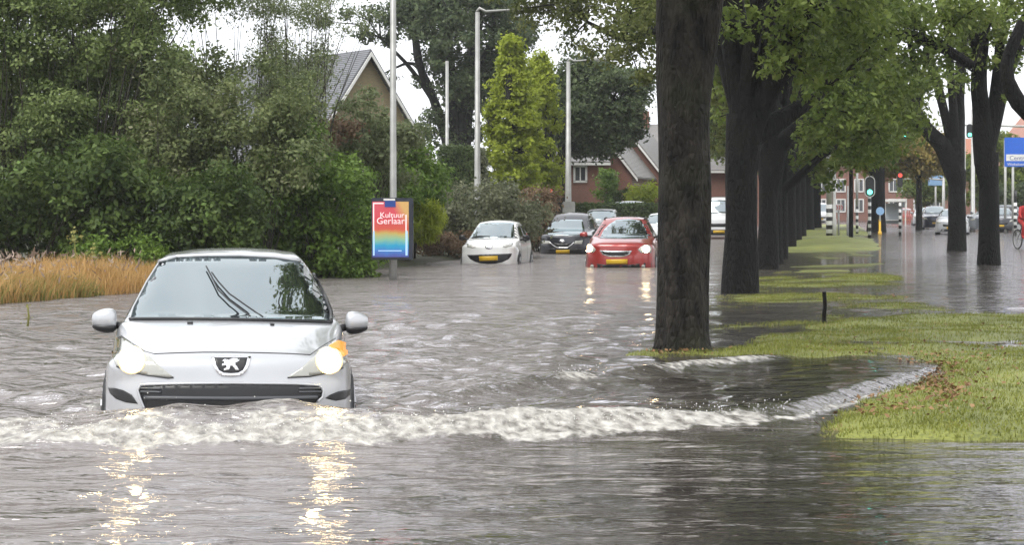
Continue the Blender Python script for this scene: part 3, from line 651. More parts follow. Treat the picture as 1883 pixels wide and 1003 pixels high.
for i, px in enumerate((1136, 1153)):
    p = P(px, 400, 97); r = empty('conifer', (p.x, p.y, 0)); tag(r, ['narrow dark conifer beside the garden tree', 'narrow dark conifer beside the yellow green shrub'][i], 'conifer', 'garden conifers')
    foliage('foliage', [(0, 0, .3+z*.32, .38*(1-(z/8)**3)) for z in range(7)], 900, .12, M_dark, r, 50+i)
    mb = MB(); mb.tube([(0, 0, -.4), (0, 0, 1.8)], [.06, .03], 6); mb.build('trunk', M_bark_far, r)
# trees closing the view behind the houses
for i, (px, d, rx, rz, cz, m_, lb) in enumerate([(520, 120, 5, 4, 4.5, M_olive, 'olive tree behind the thicket left of the gabled house'), (1240, 210, 4, 2.2, 4, M_far, 'dark tree far behind the second elm'),
        (1560, 230, 6, 3.5, 5.5, M_elm_y, 'light green tree far down the median'), (1450, 215, 4, 3.2, 5.2, M_elm, 'mid green tree far down the avenue'),
        (150, 100, 8, 5, 5.5, M_olive, 'olive tree behind the left corner thicket')]):
    p = P(px, 380, d); grow('background_tree', lb, (p.x, d, 0), 2.5, .22, (p.x, d, cz), (rx, rx*.7, rz), 5, 80, m_, per=110, size=.3, br=(.8, 1.4), seed=60+i, group='background trees', tn=8)

# ------------------------------------------------------------------ the avenue of elms
def inframe(p):
    u, v = CX+p.x*F/p.y, HY+(H-p.z)*F/p.y
    return u, v
def keep_low(lim):
    """crown blobs may not hang below picture-free height lim(u) in metres over ground at that spot"""
    return lambda p: p.z < lim
# first elm
T1 = G(1257, 645)
def first_elm():
    r = empty('elm_tree', T1); tag(r, 'thick wet dark elm trunk nearest the camera beside the red car', 'tree', 'elms along the median'); mb = MB()
    D = T1.y
    rr = lambda wpx: wpx*D/F/2
    L = lambda px, py, dd=0: P(px, py, D+dd)-T1
    trunk_mesh(mb, [L(1257, 700), L(1257, 650), L(1256, 612), L(1256, 480), L(1257, 330), L(1257, 200), L(1262, 90), L(1268, -10)], [rr(134), rr(112), rr(97), rr(97), rr(95), rr(98), rr(106), rr(124)], 56, .042, 3, .04)
    trunk_mesh(mb, [L(1262, 60), L(1300, -60, -.3), L(1370, -230, -.8), L(1450, -420, -1.5)], [rr(80), rr(72), rr(56), rr(40)], 20, .04, 5, .12)
    trunk_mesh(mb, [L(1262, 60), L(1235, -80, .3), L(1190, -260, 1), L(1120, -480, 1.6), L(1000, -700, 2)], [rr(86), rr(70), rr(56), rr(40), rr(25)], 20, .04, 6, .12)
    # torn bark scar
    mb.build('trunk', M_bark, r, True)
    rng = random.Random(7); blobs = []
    for i in range(95):
        a, rad, z = rng.random()*6.28, 5.0*rng.random()**.5, rng.uniform(5.4, 11)
        blobs.append((math.cos(a)*rad*.8+1.0, math.sin(a)*rad*1.1+.8, z, rng.uniform(.6, 1.1)))
    nodes = [L(1300, -60, -.3), L(1450, -420, -1.5), L(1120, -480, 1.6), L(1000, -700, 2), L(1190, -260, 1)]
    tw = MB()
    for x, y, z, q in blobs:
        p = Vector((x, y, z)); nd = min(nodes, key=lambda t: (t-p).length); tw.tube([nd, nd.lerp(p, .5)+Vector((0, 0, .4)), p], [.07, .05, .015], 6, False)
    tw.build('branches', M_bark, r, True)
    foliage('crown', blobs, 240, .14, M_elm, r, 9)
first_elm()
# second elm with visible limbs and the hanging foliage mass right of it
T2 = G(1362, 540); D2 = T2.y
q = lambda px, py, dd=0: P(px, py, D2+dd)
ex2 = [(*P(x, y, d), r) for x, y, d, r in
       [(1440, 60, 33, .45), (1475, 95, 33, .5), (1430, 120, 32.6, .35), (1510, 50, 33, .5), (1540, 110, 33.5, .5), (1500, 150, 33.4, .4), (1450, 25, 33, .4), (1580, 30, 33.5, .5), (1560, 70, 34, .5),
        (1620, 60, 34, .5), (1600, 120, 34.5, .5), (1345, 20, 31.8, .25), (1330, 60, 31.5, .22), (1365, 60, 31.6, .22), (1385, 25, 32, .25), (1480, 5, 32, .5), (1540, 0, 32.5, .5), (1600, -20, 33, .6), (1335, 170, 35.5, .25), (1322, 215, 36, .2)]]
grow('elm_tree', 'second elm from the camera with a dark leaning limb and leafy boughs', T2, 3.1, .28, (T2.x-.3, T2.y, 8.8), (3.8, 4.5, 2.6), 5, 60, M_elm, M_bark_row, per=330, size=.11, br=(.45, .8), seed=71, group='elms along the median', tn=26, sub=12, subr=.28,
     limbs=[([q(1370, 300), q(1398, 190), q(1440, 110, -.2), q(1480, 20, -.4), q(1530, -120, -.6)], [.22, .23, .20, .16, .12]), ([q(1364, 310), q(1366, 180), q(1350, 60), q(1330, -90)], [.27, .27, .26, .22]),
            ([q(1385, 255), q(1430, 222, .2), q(1475, 195, .4), q(1520, 165, .6)], [.18, .18, .13, .06])], extra=ex2, hide=lambda p: p.z < 5.7)
T3 = G(1413, 495); D3 = T3.y
ex3 = [(*P(x, y, d), r) for x, y, d, r in
       [(1530, 170, 45, .7), (1570, 210, 45, .7), (1490, 215, 45, .55), (1620, 170, 45.5, .8), (1610, 240, 46, .7), (1560, 260, 46, .6), (1505, 270, 46, .4), (1660, 110, 46, .8), (1650, 200, 47, .8), (1700, 50, 46, .7),
        (1640, 40, 46, .7), (1760, 25, 46, .7), (1810, 40, 47, .6), (1870, 0, 47, .5), (1590, 170, 46, .8), (1540, 230, 47, .6), (1630, 280, 48, .5), (1480, 250, 46, .35),
        (1800, 10, 46, .7), (1670, 20, 45, .7), (1575, 300, 48, .35)]]
grow('elm_tree', 'third elm in the row with broad foliage hanging over the median', T3, 3.2, .235, (T3.x-.8, T3.y, 9.8), (3.6, 4, 2.4), 5, 42, M_elm, M_bark_row, per=300, size=.13, br=(.6, 1), seed=72, group='elms along the median', tn=20, sub=12, subr=.28,
     limbs=[([P(1417, 330, D3), P(1440, 260, D3), P(1500, 215, D3-.5), P(1570, 150, D3-.6), P(1660, 60, D3)], [.26, .2, .17, .13, .08]), ([P(1415, 330, D3), P(1400, 200, D3), P(1380, 60, D3)], [.27, .24, .2]),
            ([P(1600, 60, 46), P(1680, 65, 46), P(1730, 85, 46), P(1790, 120, 46)], [.07, .12, .13, .1])], extra=ex3, hide=lambda p: p.z < 6.6)
ex4 = [(*P(x, y, d), r) for x, y, d, r in [(1500, 300, 57, .6), (1530, 290, 57, .6), (1480, 285, 57, .5), (1560, 250, 58, .8), (1600, 220, 58, .8), (1640, 250, 59, .7), (1520, 330, 58, .4), (1680, 170, 60, .9), (1720, 150, 60, .8), (1600, 285, 59, .5), (1660, 230, 60, .6)]]
for i, (px, py, seed, lb, ex, mt) in enumerate([(1438, 475, 73, 'fourth elm in the row with a low dark bough', ex4, M_elm), (1455, 457, 74, 'fifth elm in the row beyond the low dark bough', [], M_elm_y),
        (1466, 446, 75, 'sixth elm in the row before the striped bollards', [], M_elm), (1476, 437, 76, 'seventh elm in the row at the crossing', [], M_elm_y)]):
    T = G(px, py); D = T.y
    lm = [([P(px+2, 350, D), P(px+25, 330, D-.3), P(px+70, 290, D-.6), P(px+115, 262, D-.8)], [.15, .13, .10, .05])] if i == 0 else None
    grow('elm_tree', lb, T, 4.0, .165, (T.x-.4, T.y, 8.4), (3.8, 4.5, 3.3), 5, 60, mt, M_bark_row, per=170, size=.18, br=(.7, 1.2), seed=seed, group='elms along the median', limbs=lm, extra=ex, tn=12, hide=lambda p: p.z < 4.6)
# overhanging boughs above the road (left side of the row), seen at the top centre
shrub_ex = [(*P(x, y, d), r) for x, y, d, r in [(1000, 20, 52, .7), (1060, 30, 50, .7), (1120, 20, 48, .7), (1170, 50, 46, .6), (1150, 110, 47, .5), (1180, 150, 46, .35), (1100, 90, 49, .5), (1190, 10, 45, .6), (1050, 80, 51, .4), (1020, -10, 52, .7), (1090, -10, 50, .7), (1170, 90, 46, .5), (1195, 120, 46, .4), (1320, 190, 50, .4), (1325, 240, 52, .3), (960, 15, 52, .4), (1130, 60, 48, .5), (1310, 275, 55, .35)]]
T = G(1424, 484)
grow('elm_tree', 'slender elm hidden behind the third trunk with boughs over the road', T, 4.2, .22, (T.x-2.5, T.y, 8.3), (6, 4, 2.2), 6, 45, M_elm_over, M_bark_row, per=380, size=.11, br=(.5, .9), seed=78, group='elms along the median', extra=shrub_ex, hide=lambda p: p.z < 6.7,
     limbs=[([T+Vector((0, 0, 4.1)), P(1250, 60, 49), P(1150, 70, 48), P(1080, 40, 50)], [.16, .12, .09, .04])], subr=.3, tn=10)
# right-hand row
TA, TB = G(1759, 462), G(1819, 487)
a_ = lambda px, py: P(px, py, TA.y)
grow('elm_tree', 'forked elm standing in the flood on the right with a thick left limb', TA, 3.0, .29, (TA.x-1, TA.y, 11.5), (2.8, 3.0, 1.2), 3, 5, M_elm, M_bark_row, per=170, size=.17, br=(.7, 1.2), seed=81, group='elms in the right hand row', tn=22,
     limbs=[([a_(1757, 320), a_(1735, 270), a_(1705, 240), a_(1683, 205), a_(1688, 150), a_(1670, 60)], [.36, .30, .25, .2, .15, .1]), ([a_(1758, 320), a_(1762, 230), a_(1764, 160), a_(1775, 40)], [.3, .22, .19, .14])],
     extra=[(*P(x, y, 66), r) for x, y, r in [(1665, 110, .7), (1770, 60, .7), (1640, 130, .8), (1730, 40, .8), (1790, 60, .5), (1690, 190, .2), (1745, 120, .22), (1640, 220, .5)]], hide=lambda p: p.z < 6.5)
b_ = lambda px, py: P(px, py, TB.y)
grow('elm_tree', 'straight elm standing in the flood on the right nearest the far road', TB, 2.9, .26, (TB.x-.5, TB.y, 10.8), (2.6, 3, 1.0), 2, 3, M_elm, M_bark_row, per=230, size=.14, br=(.6, 1.0), seed=82, group='elms in the right hand row', tn=22,
     limbs=[([b_(1812, 300), b_(1806, 210), b_(1800, 140), b_(1815, 20)], [.3, .24, .2, .14]), ([b_(1815, 270), b_(1830, 215), b_(1850, 140), b_(1870, 80), b_(1900, 0)], [.24, .2, .17, .18, .16])],
     extra=[(*P(x, y, 50), r) for x, y, r in [(1800, 40, .6), (1850, 20, .5), (1770, 80, .5), (1830, 60, .3), (1760, 30, .6), (1785, 115, .3), (1875, 10, .5), (1850, 75, .4), (1880, 110, .35), (1855, 120, .25), (1880, 50, .5), (1775, 150, .3), (1740, 110, .35), (1820, 110, .3), (1845, 180, .15)]], hide=lambda p: p.z < 6)
TC = Vector((11.5, 36.5, 0)); c_ = lambda px, py: P(px, py, 37)
grow('elm_tree', 'elm outside the right edge whose dark bough enters the frame', TC, 3.4, .3, (TC.x+1.5, TC.y, 9.0), (2.2, 2.5, 1.0), 2, 2, M_elm, M_bark_row, per=230, size=.13, br=(.5, .9), seed=83, group='elms in the right hand row', tn=14,
     limbs=[([TC+Vector((0, 0, 2.4)), c_(1960, 250), c_(1890, 205), c_(1862, 170), c_(1850, 120), c_(1880, 40)], [.26, .22, .17, .15, .13, .1])], hide=lambda p: p.z < 5.6)
# big trunk and slim trunk on the far island
for px, py, dr, lb, mt, cz in [(1612, 426, .52, 'thick old elm on the far traffic island behind the green light', M_elm_y, 7.5), (1501, 424, .3, 'elm on the far island behind the thick striped mast', M_elm, 7), (1487, 428, .3, 'elm at the left edge of the far island', M_elm, 7)]:
    T = G(px, py); grow('elm_tree', lb, T, 3.8, dr, (T.x-1.8, T.y, cz-.4), (3.8, 4, 2.6), 5, 75, mt, M_bark_row, per=110, size=.24, br=(.8, 1.3), seed=int(px), group='elms on the far island', tn=10, hide=lambda p: p.z < 3.8)
T = G(1565, 441); grow('young_tree', 'slim young tree with a straight dark stem on the median', T, 3.4, .1, (T.x, T.y, 5.2), (1.8, 1.8, 1.8), 4, 34, M_elm_y, M_bark_row, per=300, size=.16, br=(.4, .7), seed=91, tn=10, flare=1.1)
p = P(1705, 380, 150); grow('street_tree', 'small round green tree in front of the far brick terrace', (p.x, p.y, 0), 1.5, .12, (p.x, p.y, 3.0), (1.7, 1.5, 1.1), 4, 40, M_elm, per=160, size=.22, br=(.45, .75), seed=92, tn=8)
p = P(1690, 380, 125); grow('autumn_tree', 'tree with orange tinged leaves behind the overhead signals', (p.x, p.y, 0), 3.2, .2, (p.x-.8, p.y, 4.9), (2.9, 2.5, 1.3), 5, 60, M_autumn, per=150, size=.22, br=(.6, 1), seed=93, tn=8)
p = P(1850, 380, 130); grow('street_tree', 'green tree behind the blue direction sign', (p.x, p.y, 0), 1.6, .16, (p.x-.6, p.y, 3.7), (1.9, 1.8, 2.6), 5, 60, M_elm_y, per=170, size=.22, br=(.5, .85), seed=94, tn=8)
shrub('garden_hedge', 'green hedge under the right hand house', [(1810, 350, 1883, 395, 126, 130, 30, .5, .8), (1883, 350, 1960, 395, 126, 130, 20, .5, .8)], 220, .22, M_far, 95, 'hedge')

# ------------------------------------------------------------------ buildings
M_brick = brickmat('brick_red', (.30, .115, .075), (.24, .10, .07))
M_brick_y = brickmat('brick_yellow', (.42, .33, .18), (.33, .27, .16), (.4, .37, .3))
M_slate = tilemat('slate_tiles', (.10, .105, .115), (.17, .175, .19)); M_tile_g = tilemat('grey_tiles', (.17, .16, .155), (.26, .25, .24)); M_tile_r = tilemat('red_tiles', (.34, .12, .07), (.45, .18, .10))
M_white = mat('white_paint', (.78, .77, .74), .4, var=.1); M_glass = mat('window_glass', (.03, .035, .04), .06, spec=.8); M_wood = mat('trim', (.55, .54, .5), .5)
def house(label, loc, rz, w_, dp, eave, ridge, wall, roof, gable_front=True, wins=(), over=.3, chimney=False, trim=True, name='house'):
    r = empty(name, loc, rz); tag(r, label, 'house'); hw = w_/2
    mb = MB()
    if gable_front:
        mb.prism([(-hw, -.2), (hw, -.2), (hw, eave), (0, ridge), (-hw, eave)], dp); mb.build('wall', wall, r)
        rf = MB(); t = .14; sl = (ridge-eave)/hw; o = .35
        for s in (-1, 1):
            rf.prism([(0, ridge+.02), (0, ridge+t+.05), (s*(hw+o), eave-sl*o+t), (s*(hw+o), eave-sl*o+.02)], dp+over*2, Matrix.Translation((0, -over, 0)))
        ro = rf.build('roof', roof, r)
        if trim:
            tb = MB()
            for s in (-1, 1): tb.prism([(0, ridge-.08), (0, ridge+.08), (s*(hw+o), eave-sl*o+.02), (s*(hw+o), eave-sl*o-.14)], .05, Matrix.Translation((0, -over-.06, 0)))
            tb.build('bargeboard', M_white, r)
    else:
        mb.box((0, dp/2, eave/2-.1), (w_, dp, eave+.2)); mb.build('wall', wall, r)
        rf = MB(); o = .35; hd = dp/2
        Mx = Matrix.Rotation(math.radians(90), 4, 'Z')
        sl = (ridge-eave)/hd
        for s in (-1, 1):
            rf.prism([(0, ridge), (0, ridge+.18), (s*(hd+o), eave-sl*o+.16), (s*(hd+o), eave-sl*o)], w_+.5, Matrix.Translation((hw+.25, hd, 0)) @ Mx)
        ro = rf.build('roof', roof, r)
        for s in (-1, 1): MB().prism([(-hd+.01, eave), (hd-.01, eave), (0, ridge-.02)], .2, Matrix.Translation((s*(hw-.12)+.1, hd, 0)) @ Mx).build('gable_wall', wall, r)
        gt = MB(); gt.box((0, -.42, eave-sl*.35+.02), (w_+.5, .1, .12)); gt.build('gutter', M_white, r)
    if chimney:
        cb = MB(); cb.box((chimney[0], chimney[1], ridge+.2), (.7, .7, 1.6)); cb.build('chimney', wall, ro)
    for (cx, cz, ww, wh) in wins:
        fb = MB(); b_ = .11
        for dx, dz, sx, sz in ((-ww/2, 0, b_, wh), (ww/2, 0, b_, wh), (0, wh/2, ww+b_, b_), (0, -wh/2, ww+b_, b_), (0, 0, .06, wh-b_)): fb.box((cx+dx, -.03, cz+dz), (sx, .12 if sx != .06 else .08, sz))
        fo_ = fb.build('window', M_white, r); g = MB(); g.box((cx, -.006, cz), (ww, .02, wh)); g.build('pane', M_glass, fo_)
    return r
A = P(675, 100, 72)
house('steep gabled brick house with slate roof behind the lamp post', (A.x, A.y, 0), math.radians(33), 7.6, 12, 1.6, A.z, M_brick_y, M_slate, True, [(0, 3.4, 1.0, 1.2)])
p = P(1062, 380, 102)
house('low brick bungalow with one square white framed window', (p.x, p.y, 0), 0, 2.9, 5, 3.85, 5.0, M_brick, M_tile_g, False, [((1067-1062)*102/F, 3.2, .62, .8)])
p = P(1113, 380, 105)
house('brick bungalow gable in front of the round tree with white bargeboards', (p.x, p.y, 0), math.radians(-12), 2.9, 8, 3.4, 5.2, M_brick, M_tile_g, True, [])
p = P(1150, 380, 112)
house('brick house with grey tiled gable behind the first gable', (p.x, p.y, 0), math.radians(-12), 4.2, 9, 3.4, 6.0, M_brick, M_tile_g, True, [])
p = P(1205, 380, 122)
house('long brick house with grey roof behind the nearest elm', (p.x+1, p.y, 0), 0, 7.5, 7, 3.9, 6.6, M_brick, M_tile_g, False, [(-.9, 2.9, .8, 1.0), (1, 2.9, .8, 1)], chimney=(-1.5, 3.5))
p = P(1335, 380, 150)
house('red roofed brick house seen between the first two elms', (p.x+1.2, p.y, 0), 0, 9, 7, 4.6, 6.6, M_brick, M_tile_r, False, [(-3.2, 3.0, .9, 1.2), (-1.7, 3.0, .9, 1.2), (-.3, 3.0, .9, 1.2)])
p = P(1590, 380, 205); 
house('long far brick terrace closing the street with white windows', (p.x, p.y, 0), 0, 24, 8, 6.2, 8.6, M_brick, M_tile_r, False, [(x, z, .9, 1.3) for x in (-8.5, -6.5, -4.5, -2.5, -.6, 1.2, 3.0, 3.9, 5.6, 7.4, 9.4) for z in (1.6, 3.7)])
p = P(1800, 380, 230)
house('pale far building at the right end of the street', (p.x, p.y, 0), 0, 9, 8, 5.2, 6.0, M_brick_y, M_tile_g, False, [(-2.5, 3, 1, 1.2), (0, 3, 1, 1.2), (2.5, 3, 1, 1.2)])
p = P(1915, 380, 135)
house('orange roofed brick house at the right edge behind the blue sign', (p.x+.6, p.y, 0), 0, 6, 6, 4.6, 8.2, M_brick, M_tile_r, True, [(-1.75, 3.55, 1.3, 1.1)])

# ------------------------------------------------------------------ cars
M_tyre = mat('tyre', (.015, .015, .016), .7); M_blk = mat('black_plastic', (.012, .012, .013), .35); M_rim = mat('rim_metal', (.4, .4, .41), .3, .8)
M_chrome = mat('chrome', (.75, .75, .76), .12, 1); M_plate = mat('number_plate_yellow', (.72, .45, .03), .35, var=.12, vscale=18)
def carglass():
    m, t, b = newmat('car_glass'); L = t.links
    b.inputs['Base Color'].default_value = (.02, .024, .026, 1); b.inputs['Roughness'].default_value = .12
    g = t.nodes.new('ShaderNodeBsdfGlossy'); g.inputs['Roughness'].default_value = .015; g.inputs['Color'].default_value = (.55, .63, .65, 1)
    lw = t.nodes.new('ShaderNodeFresnel'); lw.inputs['IOR'].default_value = 2.6
    ms = t.nodes.new('ShaderNodeMixShader'); ad = t.nodes.new('ShaderNodeMath'); ad.inputs[1].default_value = .28; L.new(lw.outputs[0], ad.inputs[0])
    L.new(ad.outputs[0], ms.inputs[0]); L.new(b.outputs[0], ms.inputs[1]); L.new(g.outputs[0], ms.inputs[2]); L.new(ms.outputs[0], t.nodes['Material Output'].inputs['Surface'])
    return m
M_cg = carglass()
M_sideglass = mat('side_glass', (.02, .024, .026), .05, spec=.9)
M_lens = mat('lamp_lens', (.42, .42, .38), .12, .1, coat=1)
def paint(name, c, metal=.2, rough=.35): return mat(name, c, rough, metal, 1.0, var=.05, vscale=3)
def emat(name, c, s): return mat(name, c, .3, emis=c, es=s)
M_lamp = emat('headlamp_lit', (1, .76, .36), 34); M_amber = mat('indicator_lit', (.45, .16, .03), .25, emis=(1, .38, .04), es=.42); M_halo = mat('painted_halo', (.6, .5, .3), .3, emis=(1, .76, .40), es=.55)  # warm halo round the bulbs is lamp glow put into an emitting disc
M_lampfar = emat('headlamp_far', (1, .80, .45), 16)
W0 = .865
def body_net():
    f = [0, .3, .58, .78, .93, 1.0, 1.0, .97]
    R = []
    def front(zc, yc, zs, dy, low):
        ys = [0, .012, .05, .13, .27, .52+dy, .55+dy*1.5, .56+dy*1.8]; zz = [zc, zc, zc-.002, zc-.012, zc-.03, zs, low, .2]
        return [(f[j]*W0*(1 if j < 7 else 1), yc*(1-j/7)+ys[j], zz[j]) for j in range(8)]
    R.append(front(.16, .12, .17, -.12, .17)); R.append(front(.30, .02, .31, -.06, .26)); R.append(front(.46, 0, .44, 0, .33))
    R.append(front(.60, .025, .54, .04, .40)); R.append(front(.73, .09, .62, .09, .44))
    R.append([(0, .30, .83), (.26, .31, .828), (.48, .36, .82), (.66, .45, .79), (.79, .56, .735), (.865, .74, .62), (.865, .80, .42), (.84, .82, .2)])
    R.append([(0, .68, .915), (.25, .69, .912), (.46, .72, .90), (.64, .78, .875), (.785, .88, .81), (.865, 1.0, .64), (.865, 1.05, .42), (.84, 1.08, .2)])
    R.append([(0, 1.02, .965), (.25, 1.04, .962), (.48, 1.10, .952), (.72, 1.22, .93), (.82, 1.24, .87), (.865, 1.25, .65), (.865, 1.3, .42), (.84, 1.3, .2)])
    R.append([(0, 1.12, 1.0), (.24, 1.14, .995), (.46, 1.20, .98), (.70, 1.33, .955), (.81, 1.35, .885), (.865, 1.4, .65), (.865, 1.4, .42), (.84, 1.4, .2)])
    R.append([(0, 1.52, 1.22), (.22, 1.53, 1.215), (.43, 1.57, 1.20), (.635, 1.66, 1.16), (.80, 1.66, .905), (.865, 1.66, .66), (.865, 1.66, .42), (.84, 1.66, .2)])
    R.append([(0, 1.92, 1.41), (.21, 1.93, 1.405), (.40, 1.95, 1.39), (.565, 2.0, 1.335), (.785, 2.0, .925), (.865, 2.0, .67), (.865, 2, .42), (.84, 2, .2)])
    R.append([(0, 2.3, 1.465), (.2, 2.3, 1.46), (.39, 2.3, 1.44), (.55, 2.32, 1.375), (.78, 2.32, .94), (.865, 2.3, .68), (.865, 2.3, .42), (.84, 2.3, .2)])
    R.append([(0, 3.0, 1.47), (.2, 3.0, 1.465), (.38, 3.0, 1.445), (.54, 2.98, 1.375), (.775, 2.95, .955), (.865, 2.9, .70), (.865, 2.9, .42), (.84, 2.9, .2)])
    R.append([(0, 3.5, 1.42), (.2, 3.5, 1.415), (.37, 3.48, 1.395), (.52, 3.42, 1.33), (.765, 3.35, .965), (.86, 3.35, .71), (.865, 3.35, .42), (.84, 3.35, .2)])
    R.append([(0, 3.85, 1.15), (.25, 3.84, 1.15), (.46, 3.80, 1.13), (.62, 3.72, 1.08), (.75, 3.62, .93), (.83, 3.62, .70), (.84, 3.62, .42), (.82, 3.6, .22)])
    R.append([(0, 4.0, .85), (.3, 3.99, .85), (.55, 3.95, .84), (.7, 3.86, .80), (.79, 3.76, .72), (.83, 3.74, .6), (.83, 3.72, .42), (.81, 3.7, .22)])
    R.append([(0, 4.03, .5), (.3, 4.02, .5), (.56, 3.98, .5), (.72, 3.90, .48), (.79, 3.82, .44), (.81, 3.8, .4), (.81, 3.78, .33), (.8, 3.76, .24)])
    R.append([(0, 3.95, .2), (.3, 3.94, .2), (.56, 3.90, .2), (.72, 3.86, .2), (.78, 3.82, .2), (.79, 3.8, .2), (.79, 3.8, .2), (.79, 3.8, .2)])
    return np.array(R)
def cr(Pt, n):
    """Catmull-Rom resample along axis 0"""
    m = len(Pt); o = []
    for i in range(m-1):
        p0, p1, p2, p3 = Pt[max(i-1, 0)], Pt[i], Pt[i+1], Pt[min(i+2, m-1)]
        if i == 0: p0 = 2*p1-p2
        if i == m-2: p3 = 2*p2-p1
        for j in range(n):
            t = j/n; o.append(.5*((2*p1)+(-p0+p2)*t+(2*p0-5*p1+4*p2-p3)*t*t+(-p0+3*p1-3*p2+p3)*t**3))
    o.append(Pt[-1]); return np.array(o)
class Car:
    def __init__(s, name, label, X, Y, rot, W, ymap, zmap, mpaint, depth, roofw=1.0, group=None, cat='car'):
        s.root = empty(name, (X, Y, -depth), rot); tag(s.root, label, cat, group)
        N = body_net(); N[..., 1] = np.interp(N[..., 1], [0, .3, 1.02, 1.92, 3.5, 4.03], ymap); x = N[..., 0]*W/1.73
        rw = np.interp(N[..., 2], [.9, 1.4], [1, roofw]); N[..., 0] = x*rw; N[..., 2] = np.interp(N[..., 2], [.16, .46, .73, .965, 1.41, 1.47], zmap)
        s.Nn = N; s.W = W
        g = cr(N, 6); g = cr(g.transpose(1, 0, 2), 6).transpose(1, 0, 2)
        g[:, 0, 0] = 0; h, k, _ = g.shape
        full = np.concatenate([g[:, :0:-1]*np.array([-1, 1, 1]), g], 1); kk = full.shape[1]
        i = np.arange((h-1)*(kk-1)); r = i//(kk-1)*kk+i % (kk-1)
        Q = np.stack([r, r+1, r+kk+1, r+kk], 1); V = full.reshape(-1, 3)
        me = np_mesh('body', V, Q); bm = bmesh.new(); bm.from_mesh(me); bmesh.ops.remove_doubles(bm, verts=bm.verts, dist=.0008)
        be = [e for e in bm.edges if e.is_boundary]
        try: bmesh.ops.holes_fill(bm, edges=be, sides=0)
        except Exception: pass
        bmesh.ops.recalc_face_normals(bm, faces=bm.faces); bm.to_mesh(me); s.bvh = BVHTree.FromBMesh(bm); bm.free(); me.materials.append(mpaint)
        s.body = link_mesh('body', me, s.root, True)
        s.M = Matrix.Translation((X, Y, -depth)) @ Matrix.Rotation(rot, 4, 'Z'); s.Mi = s.M.inverted(); s.cam = s.Mi @ Vector((0, 0, H))
    def ray(s, a, b, mode):
        if mode == 'px':
            d = (s.Mi @ P(a, b, 10)-s.cam).normalized(); h = s.bvh.ray_cast(s.cam, d)
        elif mode == 'front': h = s.bvh.ray_cast(Vector((a, -3, b)), Vector((0, 1, 0)))
        elif mode == 'rear': h = s.bvh.ray_cast(Vector((a, 9, b)), Vector((0, -1, 0)))
        elif mode == 'top': h = s.bvh.ray_cast(Vector((a, b, 4)), Vector((0, 0, -1)))
        else:
            sg = 1 if mode == 'right' else -1; h = s.bvh.ray_cast(Vector((sg*4, a, b)), Vector((-sg, 0, 0)))
        return h[0], h[1]
    def patch(s, name, pts, material, off=.005, mode='px', parent=None, label=None, step=None, grid_=10):
        """a fitted panel laid over the body skin inside an outline"""
        n = len(pts); dense = []
        for i in range(n):
            a, b = Vector(pts[i]), Vector(pts[(i+1) % n]); k = max(1, min(12, int((b-a).length/(step or 1e9))+1)) if step else 3
            for j in range(k): dense.append(a.lerp(b, j/k))
        xs = [v.x for v in dense]; ys = [v.y for v in dense]; m = len(dense); vs = list(dense)
        for i in range(1, grid_):
            for j in range(1, grid_): vs.append(Vector((min(xs)+(max(xs)-min(xs))*i/grid_, min(ys)+(max(ys)-min(ys))*j/grid_)))
        r = delaunay_2d_cdt([v.copy() for v in vs], [], [list(range(m))], 1, 1e-6)
        v2, fs = r[0], [list(f) for f in r[2]]
        V3, ok = [], []
        for v in v2:
            h, nn = s.ray(v.x, v.y, mode)
            if h is None: V3.append(Vector((0, 0, 0))); ok.append(False)
            else: V3.append(h+nn*off); ok.append(True)
        fs = [f for f in fs if all(ok[i] for i in f)]
        me = bpy.data.meshes.new(name); me.from_pydata(V3, [], fs); me.update()
        bm = bmesh.new(); bm.from_mesh(me); bmesh.ops.recalc_face_normals(bm, faces=bm.faces)
        lo = [v for v in bm.verts if not v.link_faces]; bmesh.ops.delete(bm, geom=lo, context='VERTS')
        if len(bm.faces):
            av = Vector((0, 0, 0)); c = Vector((0, 0, 0))
            for f_ in bm.faces: av += f_.normal*f_.calc_area(); c += f_.calc_center_median()/len(bm.faces)
            outw = s.bvh.find_nearest(c)[1]
            if av.dot(outw) < 0: bmesh.ops.reverse_faces(bm, faces=bm.faces)
            be = [e for e in bm.edges if e.is_boundary]; ex = bmesh.ops.extrude_edge_only(bm, edges=be)
            for v in [g for g in ex['geom'] if isinstance(g, bmesh.types.BMVert)]:
                hh = s.bvh.find_nearest(v.co)
                if hh[0] is not None: v.co = hh[0]-hh[1]*.006
        for f_ in bm.faces: f_.smooth = len(f_.verts) == 3
        bm.to_mesh(me); bm.free(); me.materials.append(material)
        o = link_mesh(name, me, parent or s.root)
        if label: o['label'] = label
        return o
    def line(s, name, pts, rad, material, mode='px', off=.004, parent=None):
        P3 = []
        for i in range(len(pts)-1):
            a, b = Vector(pts[i]), Vector(pts[i+1])
            for j in range(5):
                h, n = s.ray(*a.lerp(b, j/5), mode)
                if h is not None: P3.append(h+n*off)
        h, n = s.ray(*pts[-1], mode)
        if h is not None: P3.append(h+n*off)
        if len(P3) > 1:
            mb = MB(); mb.tube(P3, rad, 6); return mb.build(name, material, parent or s.root, True)
